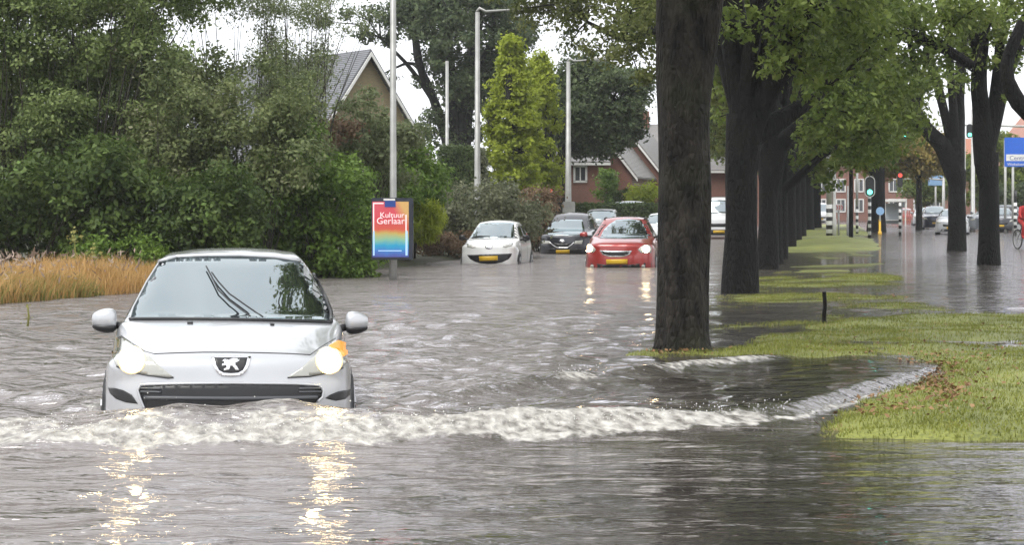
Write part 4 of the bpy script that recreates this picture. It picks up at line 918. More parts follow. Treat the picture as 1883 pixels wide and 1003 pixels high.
    def wheels(s, y1, y2, r=.30):
        for yy in (y1, y2):
            for sg in (-1, 1):
                md = 'right' if sg > 0 else 'left'
                s.patch('wheel_arch', [(yy+(r+.05)*math.cos(a), max(.21, r+(r+.06)*math.sin(a))) for a in np.linspace(0, math.pi, 14)]+[(yy-r-.05, .21), (yy+r+.05, .21)], M_blk, .004, md, grid_=5)
                h, n = s.ray(yy, r+.25, md); xo = abs(h.x) if h is not None else s.W/2
                wm = MB(); wm.tube([((xo-.17)*sg, yy, r), ((xo-.01)*sg, yy, r), ((xo+.012)*sg, yy, r)], [r, r, r*.93], 24)
                w_ = wm.build('wheel', M_tyre, s.root, True)
                rm = MB(); rm.tube([((xo+.008)*sg, yy, r), ((xo+.02)*sg, yy, r)], [r*.66, r*.6], 20)
                for k in range(5):
                    a = k*2*math.pi/5; rm.box(((xo+.02)*sg, yy+math.cos(a)*r*.35, r+math.sin(a)*r*.35), (.02, r*.6, .05), M=Matrix.Rotation(-a, 3, 'X') if False else Matrix.Rotation(a, 3, 'X'))
                rm.build('rim', M_rim, w_)
    def mirror(s, sg, c, size, mpaint, parent=None):
        cx, cy, cz = c; w_, d_, h_ = size; mb = MB(); nr, ns = 14, 9; vs = []
        for i in range(ns):
            u = i/(ns-1)*math.pi
            for k in range(nr):
                a = 2*math.pi*k/nr; ca, sa = math.cos(a), math.sin(a)
                rr = math.sin(u)**.55; x = -math.cos(u); taper = 1-.22*x
                vs.append((cx+sg*x*w_/2, cy+d_/2*rr*ca*taper, cz+h_/2*rr*taper*np.sign(sa)*abs(sa)**.75))
        fs = [(i*nr+k, i*nr+(k+1) % nr, (i+1)*nr+(k+1) % nr, (i+1)*nr+k) for i in range(ns-1) for k in range(nr)]
        mb.add(vs, fs); mi = mb.build('wing_mirror', mpaint, s.root, True)
        lo = MB(); vs2 = [(x, y-.004, z) for x, y, z in vs]
        lo.add([(cx+(x-cx)*.98, y-.006, cz-h_*.18+(min(z, cz-h_*.1)-cz)*.85) for x, y, z in vs], fs); lo.build('mirror_base', M_blk, mi, True)
        am = MB(); am.tube([(cx-sg*w_*.42, cy+.01, cz-h_*.25), (cx-sg*(w_*.5+.09), cy+.02, cz-h_*.42)], [.028, .03], 8); am.build('mirror_arm', M_blk, mi, True)
    def sideglass(s, zlo, zhi, y0, y1):
        for md in ('right', 'left'):
            N = s.Nn
            s.patch('side_window', [(y0-.45, zlo), (y0-.05, zhi-.06), (y0+.3, zhi), (y0+.62, zhi), (y0+.62, zlo)], M_sideglass, .003, md, step=.1)
            s.patch('side_window', [(y0+.70, zlo), (y0+.70, zhi), (y1-.5, zhi-.02), (y1-.05, zlo+.1), (y1-.1, zlo)], M_sideglass, .003, md, step=.1)
            s.line('door_seam', [(y0+.66, zlo-.02), (y0+.66, .3)], .004, M_blk, md, 0)
            s.line('door_seam', [(y0-.5, zlo-.06), (y0-.48, .35)], .004, M_blk, md, 0)
            s.patch('door_handle', [(y0+.44, zlo-.12), (y0+.6, zlo-.12), (y0+.6, zlo-.09), (y0+.44, zlo-.09)], M_blk, .02, md, grid_=2)
    def rearlights(s):
        for sg in (-1, 1): s.patch('tail_light', [(sg*s.W*.36, .8), (sg*s.W*.44, .8), (sg*s.W*.45, 1.0), (sg*s.W*.38, 1.05)], M_tail, .01, 'rear', grid_=3)
        s.patch('rear_window', [(-s.W*.3, 1.08), (s.W*.3, 1.08), (s.W*.24, 1.33), (-s.W*.24, 1.33)], M_sideglass, .005, 'rear')
M_tail = mat('tail_red', (.4, .02, .02), .2)

# silver hatchback in the foreground
Psil = paint('silver_paint', (.50, .51, .525), .4, .3)
sv = Car('parked_car', 'silver hatchback driving head on through the flood with headlights lit', -1.93, 13.32, math.radians(7.6), 1.73, [0, .3, 1.02, 1.92, 3.5, 4.03], [.16, .46, .76, .985, 1.40, 1.455], Psil, .30, roofw=1.03)
sv.root.name = 'silver_car'
sv.root.name = 'hatchback_car'
z6 = lambda L_: [(180+x/3.843, 560+y/3.843) for x, y in L_]
z1 = lambda L_: [(150+x/2.387, 430+y/2.387) for x, y in L_]
ws_ = sv.patch('windshield', z1([(215, 378), (228, 330), (290, 215), (345, 128), (420, 108), (550, 103), (700, 103), (850, 110), (985, 130), (1020, 195), (1060, 270), (1088, 340), (1092, 391), (950, 386), (800, 383), (650, 380), (500, 378), (350, 378)]), M_cg, .006, grid_=22)
sv.line('windshield_seal', z1([(213, 380), (350, 380), (500, 380), (650, 382), (800, 385), (950, 389), (1094, 394)]), .012, M_blk, off=.010)
sv.line('windshield_seal', z1([(345, 126), (420, 106), (550, 101), (700, 101), (850, 108), (985, 128)]), .016, Psil, off=.010)
sv.line('windshield_seal', z1([(985, 130), (1020, 195), (1060, 270), (1092, 350), (1094, 392)]), .016, M_blk, off=.010)
sv.line('windshield_seal', z1([(345, 126), (290, 213), (228, 330), (213, 380)]), .009, Psil, off=.008)
for L_ in ([(795, 383), (720, 330), (650, 280), (600, 225), (572, 185)], [(740, 380), (650, 310), (600, 262), (575, 210), (548, 158)]):
    sv.line('wiper', z1(L_), .006, M_blk, off=.03, parent=ws_)
sv.line('hood_seam', z6([(400, 352), (550, 345), (750, 340), (940, 340), (1150, 344), (1350, 350), (1500, 358)]), .0055, M_blk, off=-.001)
sv.line('hood_seam', z6([(165, 222), (250, 280), (330, 332), (400, 352)]), .004, M_blk, off=-.001)
sv.line('hood_seam', z6([(1500, 358), (1580, 300), (1680, 240)]), .004, M_blk, off=-.001)
hl = sv.patch('headlight', z6([(112, 250), (165, 228), (250, 285), (330, 340), (440, 440), (535, 516), (500, 520), (340, 498), (200, 468), (135, 438), (105, 380), (102, 310)]), M_lens, .006, grid_=12)
sv.patch('lamp_halo', z6(disc((243, 398), 97, 20)), M_halo, .010, parent=hl, grid_=6)  # added disc painting the glow around the bulb, not a lamp part
sv.patch('lamp_bulb', z6(disc((245, 403), 80, 18)), M_lamp, .014, parent=hl, grid_=6)
sv.line('headlight_edge', z6([(135, 440), (200, 472), (340, 502), (500, 524), (535, 518)]), .005, M_blk, parent=hl)
hr = sv.patch('headlight', z6([(1762, 260), (1700, 248), (1620, 290), (1540, 360), (1440, 450), (1340, 516), (1345, 526), (1500, 508), (1640, 478), (1730, 448), (1778, 380), (1782, 310)]), M_lens, .006, grid_=12)
sv.patch('lamp_halo', z6(disc((1630, 402), 94, 20)), M_halo, .010, parent=hr, grid_=6)  # same added glow disc around the right hand bulb
sv.patch('lamp_bulb', z6(disc((1628, 408), 78, 18)), M_lamp, .014, parent=hr, grid_=6)
sv.patch('indicator', z6([(1745, 275), (1690, 262), (1630, 300), (1650, 318), (1700, 325), (1735, 370), (1768, 350)]), M_amber, .013, parent=hr, label='amber indicator glowing above the right hand headlamp')
sv.line('headlight_edge', z6([(1340, 520), (1500, 512), (1640, 482), (1730, 452)]), .005, M_blk, parent=hr)
bd = sv.patch('badge', z6([(800, 376), (870, 372), (1010, 372), (1082, 376), (1068, 430), (1045, 480), (1010, 507), (940, 514), (870, 507), (838, 480), (814, 430)]), M_chrome, .010)
sv.patch('badge_field', z6([(822, 385), (1058, 385), (1046, 430), (1025, 468), (992, 486), (940, 490), (888, 486), (856, 468), (834, 430)]), M_blk, .014, parent=bd)
sv.patch('lion_emblem', z6([(878, 408), (900, 396), (925, 404), (955, 390), (1002, 394), (998, 410), (970, 424), (985, 446), (998, 470), (975, 472), (955, 446), (936, 440), (928, 468), (890, 474), (892, 462), (912, 452), (903, 436), (880, 444), (876, 430), (900, 420)]), M_chrome, .018, parent=bd, grid_=6)
gr = sv.patch('lower_grille', z6([(300, 572), (500, 566), (700, 562), (940, 561), (1200, 562), (1400, 566), (1560, 576), (1588, 610), (1584, 655), (1545, 685), (1520, 760), (330, 760), (295, 660), (282, 610)]), M_blk, .004, grid_=14)
M_slat = mat('slat_grey', (.07, .074, .08), .35)
for yy in (598, 622):
    sv.line('grille_slat', z6([(305, yy-4), (360, yy-2), (450, yy)]), .008, M_slat, off=.008, parent=gr); sv.line('grille_slat', z6([(1420, yy), (1500, yy-2), (1572, yy-4)]), .008, M_slat, off=.008, parent=gr)
sv.line('grille_bar', z6([(330, 662), (500, 664), (940, 668), (1400, 664), (1545, 658)]), .016, M_slat, off=.008, parent=gr)
sv.line('grille_surround', z6([(330, 740), (300, 668), (284, 612), (300, 570), (500, 563), (940, 558), (1400, 563), (1562, 573), (1592, 612), (1586, 658), (1550, 690)]), .010, Psil, off=.002, parent=gr)
sv.patch('fog_light_recess', z6([(75, 590), (120, 592), (180, 608), (240, 640), (282, 705), (200, 695), (130, 670), (88, 630)]), M_blk, .004)
sv.patch('fog_light_recess', z6([(1780, 602), (1700, 616), (1640, 640), (1605, 665), (1680, 684), (1745, 672), (1778, 640)]), M_blk, .004)
for L_ in ([(632, 128), (672, 128), (672, 140), (632, 140)], [(1215, 140), (1248, 144), (1246, 152), (1220, 150)]): sv.patch('washer_nozzle', z6(L_), M_blk, .010, grid_=2)
sv.wheels(.78, 3.25); sv.sideglass(.96, 1.32, 1.75, 3.5); sv.rearlights()
def px_local(car, px, py, yl):
    d = (car.Mi @ P(px, py, 10)-car.cam); t = (yl-car.cam.y)/d.y; return car.cam+d*t
c1 = px_local(sv, 192, 588, 1.35); c2 = px_local(sv, 656, 592, 1.35)
sv.mirror(-1, c1, (.185, .13, .165), Psil); sv.mirror(1, c2, (.175, .13, .155), Psil)

# white small hatchback
Pwh = paint('white_paint_car', (.8, .8, .79), 0, .3)
z8 = lambda L_: [(780+x/6.277, 350+y/6.277) for x, y in L_]
z3 = lambda L_: [(960+x/3.715, 240+y/3.715) for x, y in L_]
def place(px, py): return G(px, py)
g = G(905, 487)
wc = Car('hatchback_car', 'small white hatchback stranded at the left kerb with lights off', g.x-.12, g.y+.15, math.radians(-8.2), 1.50, [0, .24, .75, 1.6, 3.0, 3.43], [.16, .44, .76, .93, 1.33, 1.40], Pwh, .27, roofw=1.1)
w8 = wc.patch('windshield', z8([(525, 558), (560, 515), (600, 445), (645, 388), (740, 378), (900, 372), (1035, 378), (1040, 470), (1035, 555), (900, 552), (800, 548), (650, 556)]), M_cg, .006, grid_=12)
wc.line('wiper', z8([(560, 556), (640, 540), (760, 545)]), .02, M_blk, off=.02, parent=w8)
gg = wc.patch('lower_grille', z8([(495, 748), (600, 745), (750, 740), (900, 736), (1012, 732), (1000, 765), (970, 800), (900, 832), (820, 848), (740, 850), (660, 845), (590, 828), (530, 795)]), M_blk, .005)
wc.patch('number_plate', z8([(632, 765), (850, 760), (850, 812), (640, 818)]), M_plate, .02, parent=gg, grid_=3)
wc.patch('badge', z8([(700, 645), (730, 640), (745, 655), (760, 640), (792, 642), (782, 672), (745, 682), (712, 672)]), M_chrome, .012, grid_=4)
wc.patch('headlight', z8([(490, 620), (540, 628), (600, 662), (560, 668), (500, 660)]), M_lens, .008, grid_=4); wc.patch('headlight', z8([(905, 652), (955, 625), (1030, 608), (1015, 645), (930, 665)]), M_lens, .008, grid_=4)
wc.wheels(.62, 2.95, .28); wc.sideglass(.93, 1.26, 1.45, 3.1); wc.rearlights()
wc.mirror(1, (.86, 1.1, .95), (.2, .12, .16), M_blk); wc.mirror(-1, (-.86, 1.1, .95), (.16, .12, .14), M_blk)

# dark crossover
Pdk = paint('graphite_paint', (.035, .037, .045), .5, .3)
g = G(1041, 468)
dk = Car('crossover_car', 'dark grey crossover behind the red car at the left kerb', g.x, g.y+.1, math.radians(-7), 1.76, [0, .3, 1.05, 1.9, 3.6, 4.12], [.2, .52, .86, 1.03, 1.5, 1.57], Pdk, .26, roofw=1.02)
dk.patch('windshield', z3([(150, 722), (172, 675), (205, 622), (300, 610), (410, 612), (425, 665), (432, 716), (300, 722)]), M_cg, .008, grid_=10)
gg = dk.patch('grille', z3([(205, 768), (270, 775), (345, 768), (322, 790), (270, 800), (228, 790)]), M_blk, .008, grid_=5)
dk.line('chrome_strip', z3([(190, 765), (212, 785), (240, 802), (310, 802), (335, 785), (355, 765)]), .02, M_chrome, off=.01, parent=gg)
dk.patch('badge', z3([(262, 745), (285, 745), (292, 758), (274, 774), (256, 758)]), M_chrome, .02, grid_=3, parent=gg)
dk.patch('number_plate', z3([(232, 818), (325, 816), (325, 838), (232, 840)]), M_plate, .02, grid_=3)
dk.patch('headlight', z3([(128, 752), (190, 758), (200, 775), (140, 778)]), M_lens, .008, grid_=4); dk.patch('headlight', z3([(362, 758), (415, 750), (410, 778), (355, 778)]), M_lens, .008, grid_=4)
dk.patch('bumper_trim', z3([(130, 812), (220, 806), (340, 806), (440, 810), (440, 846), (130, 848)]), M_blk, .004)
dk.wheels(.8, 3.3, .33); dk.sideglass(1.05, 1.4, 1.75, 3.6); dk.mirror(-1, (-1.0, 1.3, 1.08), (.2, .14, .15), M_blk); dk.mirror(1, (1.0, 1.3, 1.08), (.2, .14, .15), M_blk)

# red car
Prd = paint('red_paint', (.34, .03, .025), .25, .3)
g = G(1137, 493)
rd_ = Car('hatchback_car', 'red hatchback with headlights on in the flood beside the nearest elm', g.x+.02, g.y, math.radians(-7), 1.70, [0, .3, 1.0, 1.9, 3.5, 4.05], [.18, .50, .84, 1.02, 1.44, 1.50], Prd, .26, roofw=1.02)
rd_.patch('windshield', z3([(532, 738), (560, 680), (600, 640), (645, 612), (730, 606), (815, 618), (845, 680), (862, 740), (700, 742)]), M_cg, .008, grid_=12)
gg = rd_.patch('grille', z3([(530, 820), (640, 825), (750, 822), (735, 850), (690, 866), (600, 866), (550, 850)]), M_chrome, .008, grid_=6)
rd_.patch('grille_mesh', z3([(545, 829), (640, 832), (735, 830), (722, 847), (688, 857), (602, 857), (560, 846)]), M_blk, .014, parent=gg, grid_=6)
rd_.patch('number_plate', z3([(575, 882), (720, 880), (720, 912), (577, 914)]), M_plate, .02, grid_=3)
h1 = rd_.patch('headlight', z3([(425, 800), (445, 772), (475, 778), (505, 815), (490, 835), (430, 832)]), M_lens, .008, grid_=5); rd_.patch('lamp_bulb', z3(disc((458, 808), 24, 12)), M_lampfar, .016, parent=h1, grid_=3)
h2 = rd_.patch('headlight', z3([(790, 815), (825, 785), (870, 782), (885, 810), (880, 838), (810, 838)]), M_lens, .008, grid_=5); rd_.patch('lamp_bulb', z3(disc((845, 812), 24, 12)), M_lampfar, .016, parent=h2, grid_=3)
rd_.patch('lower_intake', z3([(430, 900), (560, 918), (740, 918), (885, 900), (885, 960), (430, 960)]), M_blk, .004)
for x in (478, 828): rd_.patch('fog_lamp', z3(disc((x, 930), 13, 8)), M_lens, .012, grid_=2)
rd_.wheels(.8, 3.25, .31); rd_.sideglass(1.02, 1.36, 1.72, 3.5); rd_.mirror(1, (.98, 1.28, 1.05), (.2, .14, .15), Prd); rd_.mirror(-1, (-.98, 1.28, 1.05), (.2, .14, .15), Prd)
rd_.line('roof_rail', [(.5, 2.0), (.5, 3.4)], .02, M_blk, 'top', .02); rd_.line('roof_rail', [(-.5, 2.0), (-.5, 3.4)], .02, M_blk, 'top', .02)

def simple_car(name, label, px, py, rot, W, zm, mp, depth, lit=False, ym=None, group=None, cat='car', dx=0, plate=True, roofw=1.05):
    g = G(px, py); c = Car(name, label, g.x+dx, g.y, math.radians(rot), W, ym or [0, .3, 1.0, 1.9, 3.5, 4.1], zm, mp, depth, roofw, group, cat)
    zb, zt = zm[3], zm[4]; hw = W/2
    c.patch('windshield', [(-hw*.84, zb+.05), (-hw*.66, zt-.04), (0, zt-.01), (hw*.66, zt-.04), (hw*.84, zb+.05), (0, zb+.04)], M_cg, .008, 'front', grid_=8)
    zh = (zm[1]+zm[2])/2
    for s_ in (-1, 1):
        c.patch('headlight', [(s_*hw*.62, zh), (s_*hw*.9, zh+.02), (s_*hw*.92, zh+.14), (s_*hw*.72, zh+.12)], M_lampfar if lit else M_lens, .01, 'front', grid_=4)
        c.mirror(s_, (s_*(hw+.1), 1.25, zb+.06), (.18, .12, .14), mp)
    c.patch('grille', [(-hw*.5, zh-.16), (hw*.5, zh-.16), (hw*.55, zh-.03), (-hw*.55, zh-.03)], M_blk, .008, 'front', grid_=4)
    c.patch('lower_intake', [(-hw*.7, zm[0]+.06), (hw*.7, zm[0]+.06), (hw*.6, zm[0]+.18), (-hw*.6, zm[0]+.18)], M_blk, .008, 'front', grid_=4)
    if plate: c.patch('number_plate', [(-.26, zh-.28), (.26, zh-.28), (.26, zh-.17), (-.26, zh-.17)], M_plate, .02, 'front', grid_=2)
    c.wheels(.8, 3.25, .31); c.sideglass(zb+.03, zt-.06, 1.75, 3.5); c.rearlights()
    return c
Pgy = paint('mid_grey_paint', (.2, .22, .24), .4); Psv2 = paint('pale_silver_paint', (.45, .46, .48), .4); Pnavy = paint('navy_paint', (.03, .035, .06), .4); Pw2 = paint('white_van_paint', (.78, .79, .8), 0)
simple_car('hatchback_car', 'pale silver car behind the dark crossover in the left queue', 1098, 448, -8, 1.7, [.2, .5, .85, 1.05, 1.5, 1.56], Psv2, .15, group='cars queuing behind the red car')
simple_car('people_carrier', 'grey people carrier behind the red car in the left queue', 1152, 440, -8, 1.85, [.2, .55, 1.0, 1.2, 1.82, 1.9], Pgy, .12, ym=[0, .3, .9, 1.6, 4.1, 4.6], group='cars queuing behind the red car', roofw=1.22)
simple_car('hatchback_car', 'white car half hidden behind the nearest elm', 1215, 454, -8, 1.72, [.2, .5, .85, 1.0, 1.4, 1.46], Pw2, .2, group='cars queuing behind the red car')
# white van
g = G(1322, 440)
vn = Car('delivery_van', 'white van facing the camera between the first two elms', g.x, g.y, math.radians(-8), 1.92, [0, .2, .62, 1.15, 4.6, 4.9], [.22, .55, 1.0, 1.22, 1.9, 2.02], Pw2, .06, roofw=1.3, cat='van')
vn.patch('windshield', [(-.80, 1.24), (-.70, 1.80), (0, 1.86), (.70, 1.80), (.80, 1.24)], M_cg, .008, 'front', grid_=8)
vn.patch('bumper', [(-.94, .2), (.94, .2), (.94, .5), (-.94, .5)], M_blk, .01, 'front', grid_=6); vn.patch('grille', [(-.5, .62), (.5, .62), (.55, .78), (-.55, .78)], M_blk, .01, 'front', grid_=4)
vn.patch('number_plate', [(-.26, .34), (.26, .34), (.26, .46), (-.26, .46)], M_plate, .03, 'front', grid_=2)
for s_ in (-1, 1): vn.patch('headlight', [(s_*.6, .62), (s_*.88, .64), (s_*.9, .88), (s_*.7, .8)], M_lens, .01, 'front', grid_=4); vn.mirror(s_, (s_*1.08, .9, 1.35), (.16, .14, .26), M_blk)
vn.wheels(.85, 3.8, .34)
# far road cars
Pred2 = paint('bright_red_paint', (.45, .04, .03), .1); G2 = 'cars queuing on the far road'
for px, py, rot, W_, hh, mp, lb in [(1700, 415, -9, 1.7, 1.5, Psv2, 'silver car near the front of the far queue'), (1665, 412, -9, 1.65, 1.45, Pred2, 'small red car at the far left of the far road queue'),
        (1722, 422, -9, 1.75, 1.62, Pnavy, 'dark navy car next to the trunk of the forked elm'), (1750, 432, -14, 1.72, 1.47, Psv2, 'silver car half hidden by the forked elm trunk'),
        (1772, 426, -68, 1.8, 1.7, Pgy, 'grey car seen from the side between the two right hand elms'), (1838, 428, -14, 1.72, 1.55, Pdk, 'dark car just right of the straight right hand elm'),
        (1905, 424, -14, 1.72, 1.5, Psv2, 'silver car at the right edge of the far road')]:
    simple_car('queuing_car', lb, px, py, rot, W_, [.2, .5, .85*hh/1.5, 1.02*hh/1.5, hh-.06, hh], mp, .08, group=G2, roofw=1.05)
simple_car('queuing_car', 'white car parked on the left of the far crossing', 1508, 414, -9, 1.75, [.2, .55, .95, 1.1, 1.75, 1.85], Pw2, .05, group=G2, roofw=1.15)

# ------------------------------------------------------------------ lamp posts and advert panel
M_galv = mat('galvanised', (.42, .42, .40), .45, .35, var=.25, vscale=3); M_galv_w = mat('painted_pole', (.52, .52, .5), .4, .1, var=.15)
def lamp_post(label, px, d, ytop, wb, wt, arm=0, ybot=None):
    b_ = P(px, 380, d); b_.z = 0; r = empty('street_lamp', b_); tag(r, label, 'street lamp', 'street lamps on the left')
    h = H+(HY-ytop)*d/F; k = d/F/2
    m = MB(); m.tube([(0, 0, -.4), (0, 0, 1.0), (0, 0, 1.05), (0, 0, h)], [wb*k*1.15, wb*k*1.1, wb*k, wt*k], 14); m.build('pole', M_galv, r, True)
    dd = MB(); dd.box((0, -wb*k*1.12, .65), (wb*k*.9, .02, .4)); dd.build('access_door', M_galv_w, r, False, .004)
    if arm:
        a = MB(); a.tube([(-.02, 0, h), (.06, 0, h+.12), (.25, 0, h+.02), (arm*.8, 0, h+.07), (arm, 0, h+.1)], [.05, .045, .04, .03, .03], 8); a.build('arm', M_galv, r, True)
        hd = MB(); hd.tube([(arm-.1, 0, h+.1), (arm+.1, 0, h+.12), (arm+.55, 0, h+.13), (arm+.75, 0, h+.11)], [.05, .12, .12, .05], 10); ho = hd.build('lamp_head', M_galv_w, r, True)
        gl = MB(); gl.box((arm+.35, 0, h+.01), (.45, .16, .04)); gl.build('lamp_glass', M_lens, ho, False, .01)
    return r
lamp_post('tall grey lamp post carrying the advertising panel', 723, 40, -340, 13, 10, 2)
lamp_post('pale lamp post with its arm reaching right above the white hatchback', 878, 58, 22, 12, 8, 1.25)
lamp_post('lamp post behind the dark crossover with a faint arm', 1045, 82, 113, 12, 7, 1.1)
lamp_post('thin lamp post rising behind the clipped hedge', 822, 88, 112, 7, 6, 0)
# electric cabinet at the foot
p = P(1046, 385, 80); m = MB(); m.box((0, 0, .9), (.5, .35, 1.8)); o = m.build('street_cabinet', M_galv, None, False, .03); o.location = (p.x, p.y, -.1); tag(o, 'grey cabinet at the foot of the third lamp post', 'cabinet')
# advertising panel
D = 39.75; k = D/F
c0 = P(720.5, 421, D); ad = empty('advert_panel', (c0.x, c0.y, 0)); tag(ad, 'colourful rainbow gradient advertising panel strapped to the lamp post', 'advert panel')
def arect(px0, py0, px1, py1, y, t, name, m_, par, bev=0):
    mb = MB(); mb.box((((px0+px1)/2-720.5)*k, y, H-((py0+py1)/2-HY)*k), ((px1-px0)*k, t, (py1-py0)*k)); return mb.build(name, m_, par, False, bev)
fr_ = arect(683, 364, 760, 478, .0, .16, 'frame', mat('frame_dark', (.015, .02, .035), .3), ad, .02)
def rainbow():
    m, t, b = newmat('poster_print'); L = t.links; tcn = t.nodes.new('ShaderNodeTexCoord'); sp = t.nodes.new('ShaderNodeSeparateXYZ'); L.new(tcn.outputs['Generated'], sp.inputs[0])
    n = t.nodes.new('ShaderNodeTexNoise'); n.inputs['Scale'].default_value = 4; n.inputs['Detail'].default_value = 3; L.new(tcn.outputs['Generated'], n.inputs['Vector'])
    a = t.nodes.new('ShaderNodeMath'); a.operation = 'MULTIPLY_ADD'; a.inputs[1].default_value = .12; L.new(n.outputs['Fac'], a.inputs[0]); L.new(sp.outputs['Z'], a.inputs[2])
    r = t.nodes.new('ShaderNodeValToRGB'); L.new(a.outputs[0], r.inputs[0]); e = r.color_ramp.elements
    e[0].position = .05; e[0].color = (.07, .07, .3, 1); e[1].position = 1; e[1].color = (.62, .08, .11, 1)
    for ps, c in ((.17, (.05, .17, .5)), (.27, (.02, .32, .52)), (.37, (.22, .45, .3)), (.48, (.5, .38, .1)), (.56, (.6, .09, .05)), (.75, (.6, .06, .08))):
        q_ = e.new(ps); q_.color = (*c, 1)
    # golden upper right corner
    mx = t.nodes.new('ShaderNodeMix'); mx.data_type = 'RGBA'; mx.inputs[7].default_value = (.6, .36, .12, 1)
    m1 = t.nodes.new('ShaderNodeMath'); m1.operation = 'MULTIPLY'; L.new(sp.outputs['X'], m1.inputs[0]); L.new(sp.outputs['Z'], m1.inputs[1])
    mr = t.nodes.new('ShaderNodeMapRange'); mr.inputs[1].default_value = .5; mr.inputs[2].default_value = .75; L.new(m1.outputs[0], mr.inputs[0]); L.new(mr.outputs[0], mx.inputs[0])
    L.new(r.outputs[0], mx.inputs[6]); L.new(mx.outputs[2], b.inputs['Base Color']); b.inputs['Roughness'].default_value = .2
    L.new(mx.outputs[2], b.inputs['Emission Color']); b.inputs['Emission Strength'].default_value = .08
    return m
ps = arect(685.5, 371, 752, 473, -.085, .02, 'poster', rainbow(), ad)
M_pinkw = mat('poster_pale', (.75, .62, .62), .3, emis=(.75, .6, .6), es=.3); M_blueb = mat('poster_blue', (.02, .06, .28), .3); M_pblue = mat('poster_pale_blue', (.4, .6, .8), .3, emis=(.35, .55, .8), es=.2)
for a in ((686.5, 373, 688.7, 425), (686.5, 373, 706, 375.4), (746, 395, 748.3, 425)): arect(*a, -.098, .006, 'printed_border', M_pinkw, ps)
for a in ((686.5, 425, 689.5, 470), (746, 425, 750, 470), (696, 460.5, 739, 462.2)): arect(*a, -.098, .006, 'printed_border', M_pblue, ps)
arect(708, 369, 728, 381, -.10, .01, 'blue_tab', M_blueb, ps); arect(706, 365.5, 727, 369, -.10, .02, 'white_tab', M_white, ps)
def text(s_, name, m_, par, loc, size, ext=.004, rz=0):
    cu = bpy.data.curves.new(name, 'FONT'); cu.body = s_; cu.size = size; cu.extrude = ext; cu.align_x = 'LEFT'; cu.materials.append(m_)
    o = bpy.data.objects.new(name, cu); C.objects.link(o); me = bpy.data.meshes.new_from_object(o.evaluated_get(bpy.context.evaluated_depsgraph_get()))
    bpy.data.objects.remove(o); o = link_mesh(name, me, par); o.location = loc; o.rotation_euler = (math.radians(90), 0, rz); return o
text('Kultuur', 'poster_text', M_pinkw, ps, ((699-720.5)*k, -.1, H-(400.5-HY)*k), .16); text('Gerlaar', 'poster_text', M_pinkw, ps, ((693-720.5)*k, -.1, H-(412-HY)*k), .185)
st = MB(); st.box((0, .12, H-(385-HY)*k), (.2, .1, .05)); st.box((0, .12, H-(460-HY)*k), (.2, .1, .05)); st.build('bracket', M_blk, ad)
# ------------------------------------------------------------------ striped posts and signals
def stripes(c2=(.75, .75, .73), per=.25):
    m, t, b = newmat('striped_paint'); L = t.links; tcn = t.nodes.new('ShaderNodeTexCoord'); sp = t.nodes.new('ShaderNodeSeparateXYZ'); L.new(tcn.outputs['Object'], sp.inputs[0])
    a = t.nodes.new('ShaderNodeMath'); a.operation = 'MODULO'; a.inputs[1].default_value = per*2; L.new(sp.outputs['Z'], a.inputs[0])
    g_ = t.nodes.new('ShaderNodeMath'); g_.operation = 'GREATER_THAN'; g_.inputs[1].default_value = per; L.new(a.outputs[0], g_.inputs[0])
    mx = t.nodes.new('ShaderNodeMix'); mx.data_type = 'RGBA'; mx.inputs[6].default_value = (.015, .015, .015, 1); mx.inputs[7].default_value = (*c2, 1)
    L.new(g_.outputs[0], mx.inputs[0]); L.new(mx.outputs[2], b.inputs['Base Color']); b.inputs['Roughness'].default_value = .4; return m
M_str = stripes(per=.17); M_strb = stripes(per=.2)
M_green_l = emat('signal_green', (.1, .9, .6), 2.5); M_red_l = emat('signal_red', (1, .08, .05), .5); M_off = mat('signal_off', (.02, .02, .02), .3)
def signal_head(par, x, y, zc, h=.95, wd=.34, lit='green', rim=True):
    hd = MB(); ol = [(wd/2*math.cos(a), h/2-wd/2+wd/2*math.sin(a)) for a in np.linspace(0, math.pi, 10)]+[(wd/2*math.cos(a), -h/2+wd/2+wd/2*math.sin(a)) for a in np.linspace(math.pi, 2*math.pi, 10)]
    hd.prism(ol, .12, Matrix.Translation((x, y-.06, zc))); ho = hd.build('signal_head', M_blk, par)
    if rim:
        rm = MB(); pts = [Vector((x+px_*1.06, y-.06, zc+pz_*1.03)) for px_, pz_ in ol]; rm.tube(pts+[pts[0]], .022, 6, False); rm.build('rim', M_white, ho)
    for i, c in enumerate(('red', 'amber', 'green')):
        zz = zc+h*.27*(1-i); on = c == lit
        l = MB(); l.tube([(x, y-.061, zz), (x, y-.075, zz)], [h*.115 if not on else h*.13]*2, 14); l.build(c+'_lamp', {'green': M_green_l, 'red': M_red_l}.get(c, M_off) if on else M_off, ho)
    return ho
def signal_post(label, px, ybase, ytop, wpx, sig=None, group='striped signal posts', stripe_top=None, m_=None, name='signal_post', upper=None):
    g = G(px, ybase); r = empty(name, g); tag(r, label, 'signal post', group); kk = g.y/F
    ht = (ybase-(stripe_top or ytop))*kk; m = MB(); m.tube([(0, 0, -.1), (0, 0, ht)], wpx*kk/2, 12); m.build('striped_post', m_ or M_str, r, True)
    if stripe_top:
        u = MB(); u.tube([(0, 0, ht), (0, 0, (ybase-ytop)*kk)], wpx*kk/2*.9, 12); u.build('upper_post', upper or M_galv_w, r, True)
    if sig:
        y0, y1, w_, lit, rim = sig; zc = (ybase-(y0+y1)/2)*kk; signal_head(r, 0, 0, zc, (y1-y0)*kk, w_*kk, lit, rim)
    return r
signal_post('thin black and white striped post at the left of the far island', 1473, 433, 374, 5)
signal_post('thick white mast with bold black and white bands at its foot', 1525, 437, 250, 12, stripe_top=376, m_=M_strb, name='signal_mast')
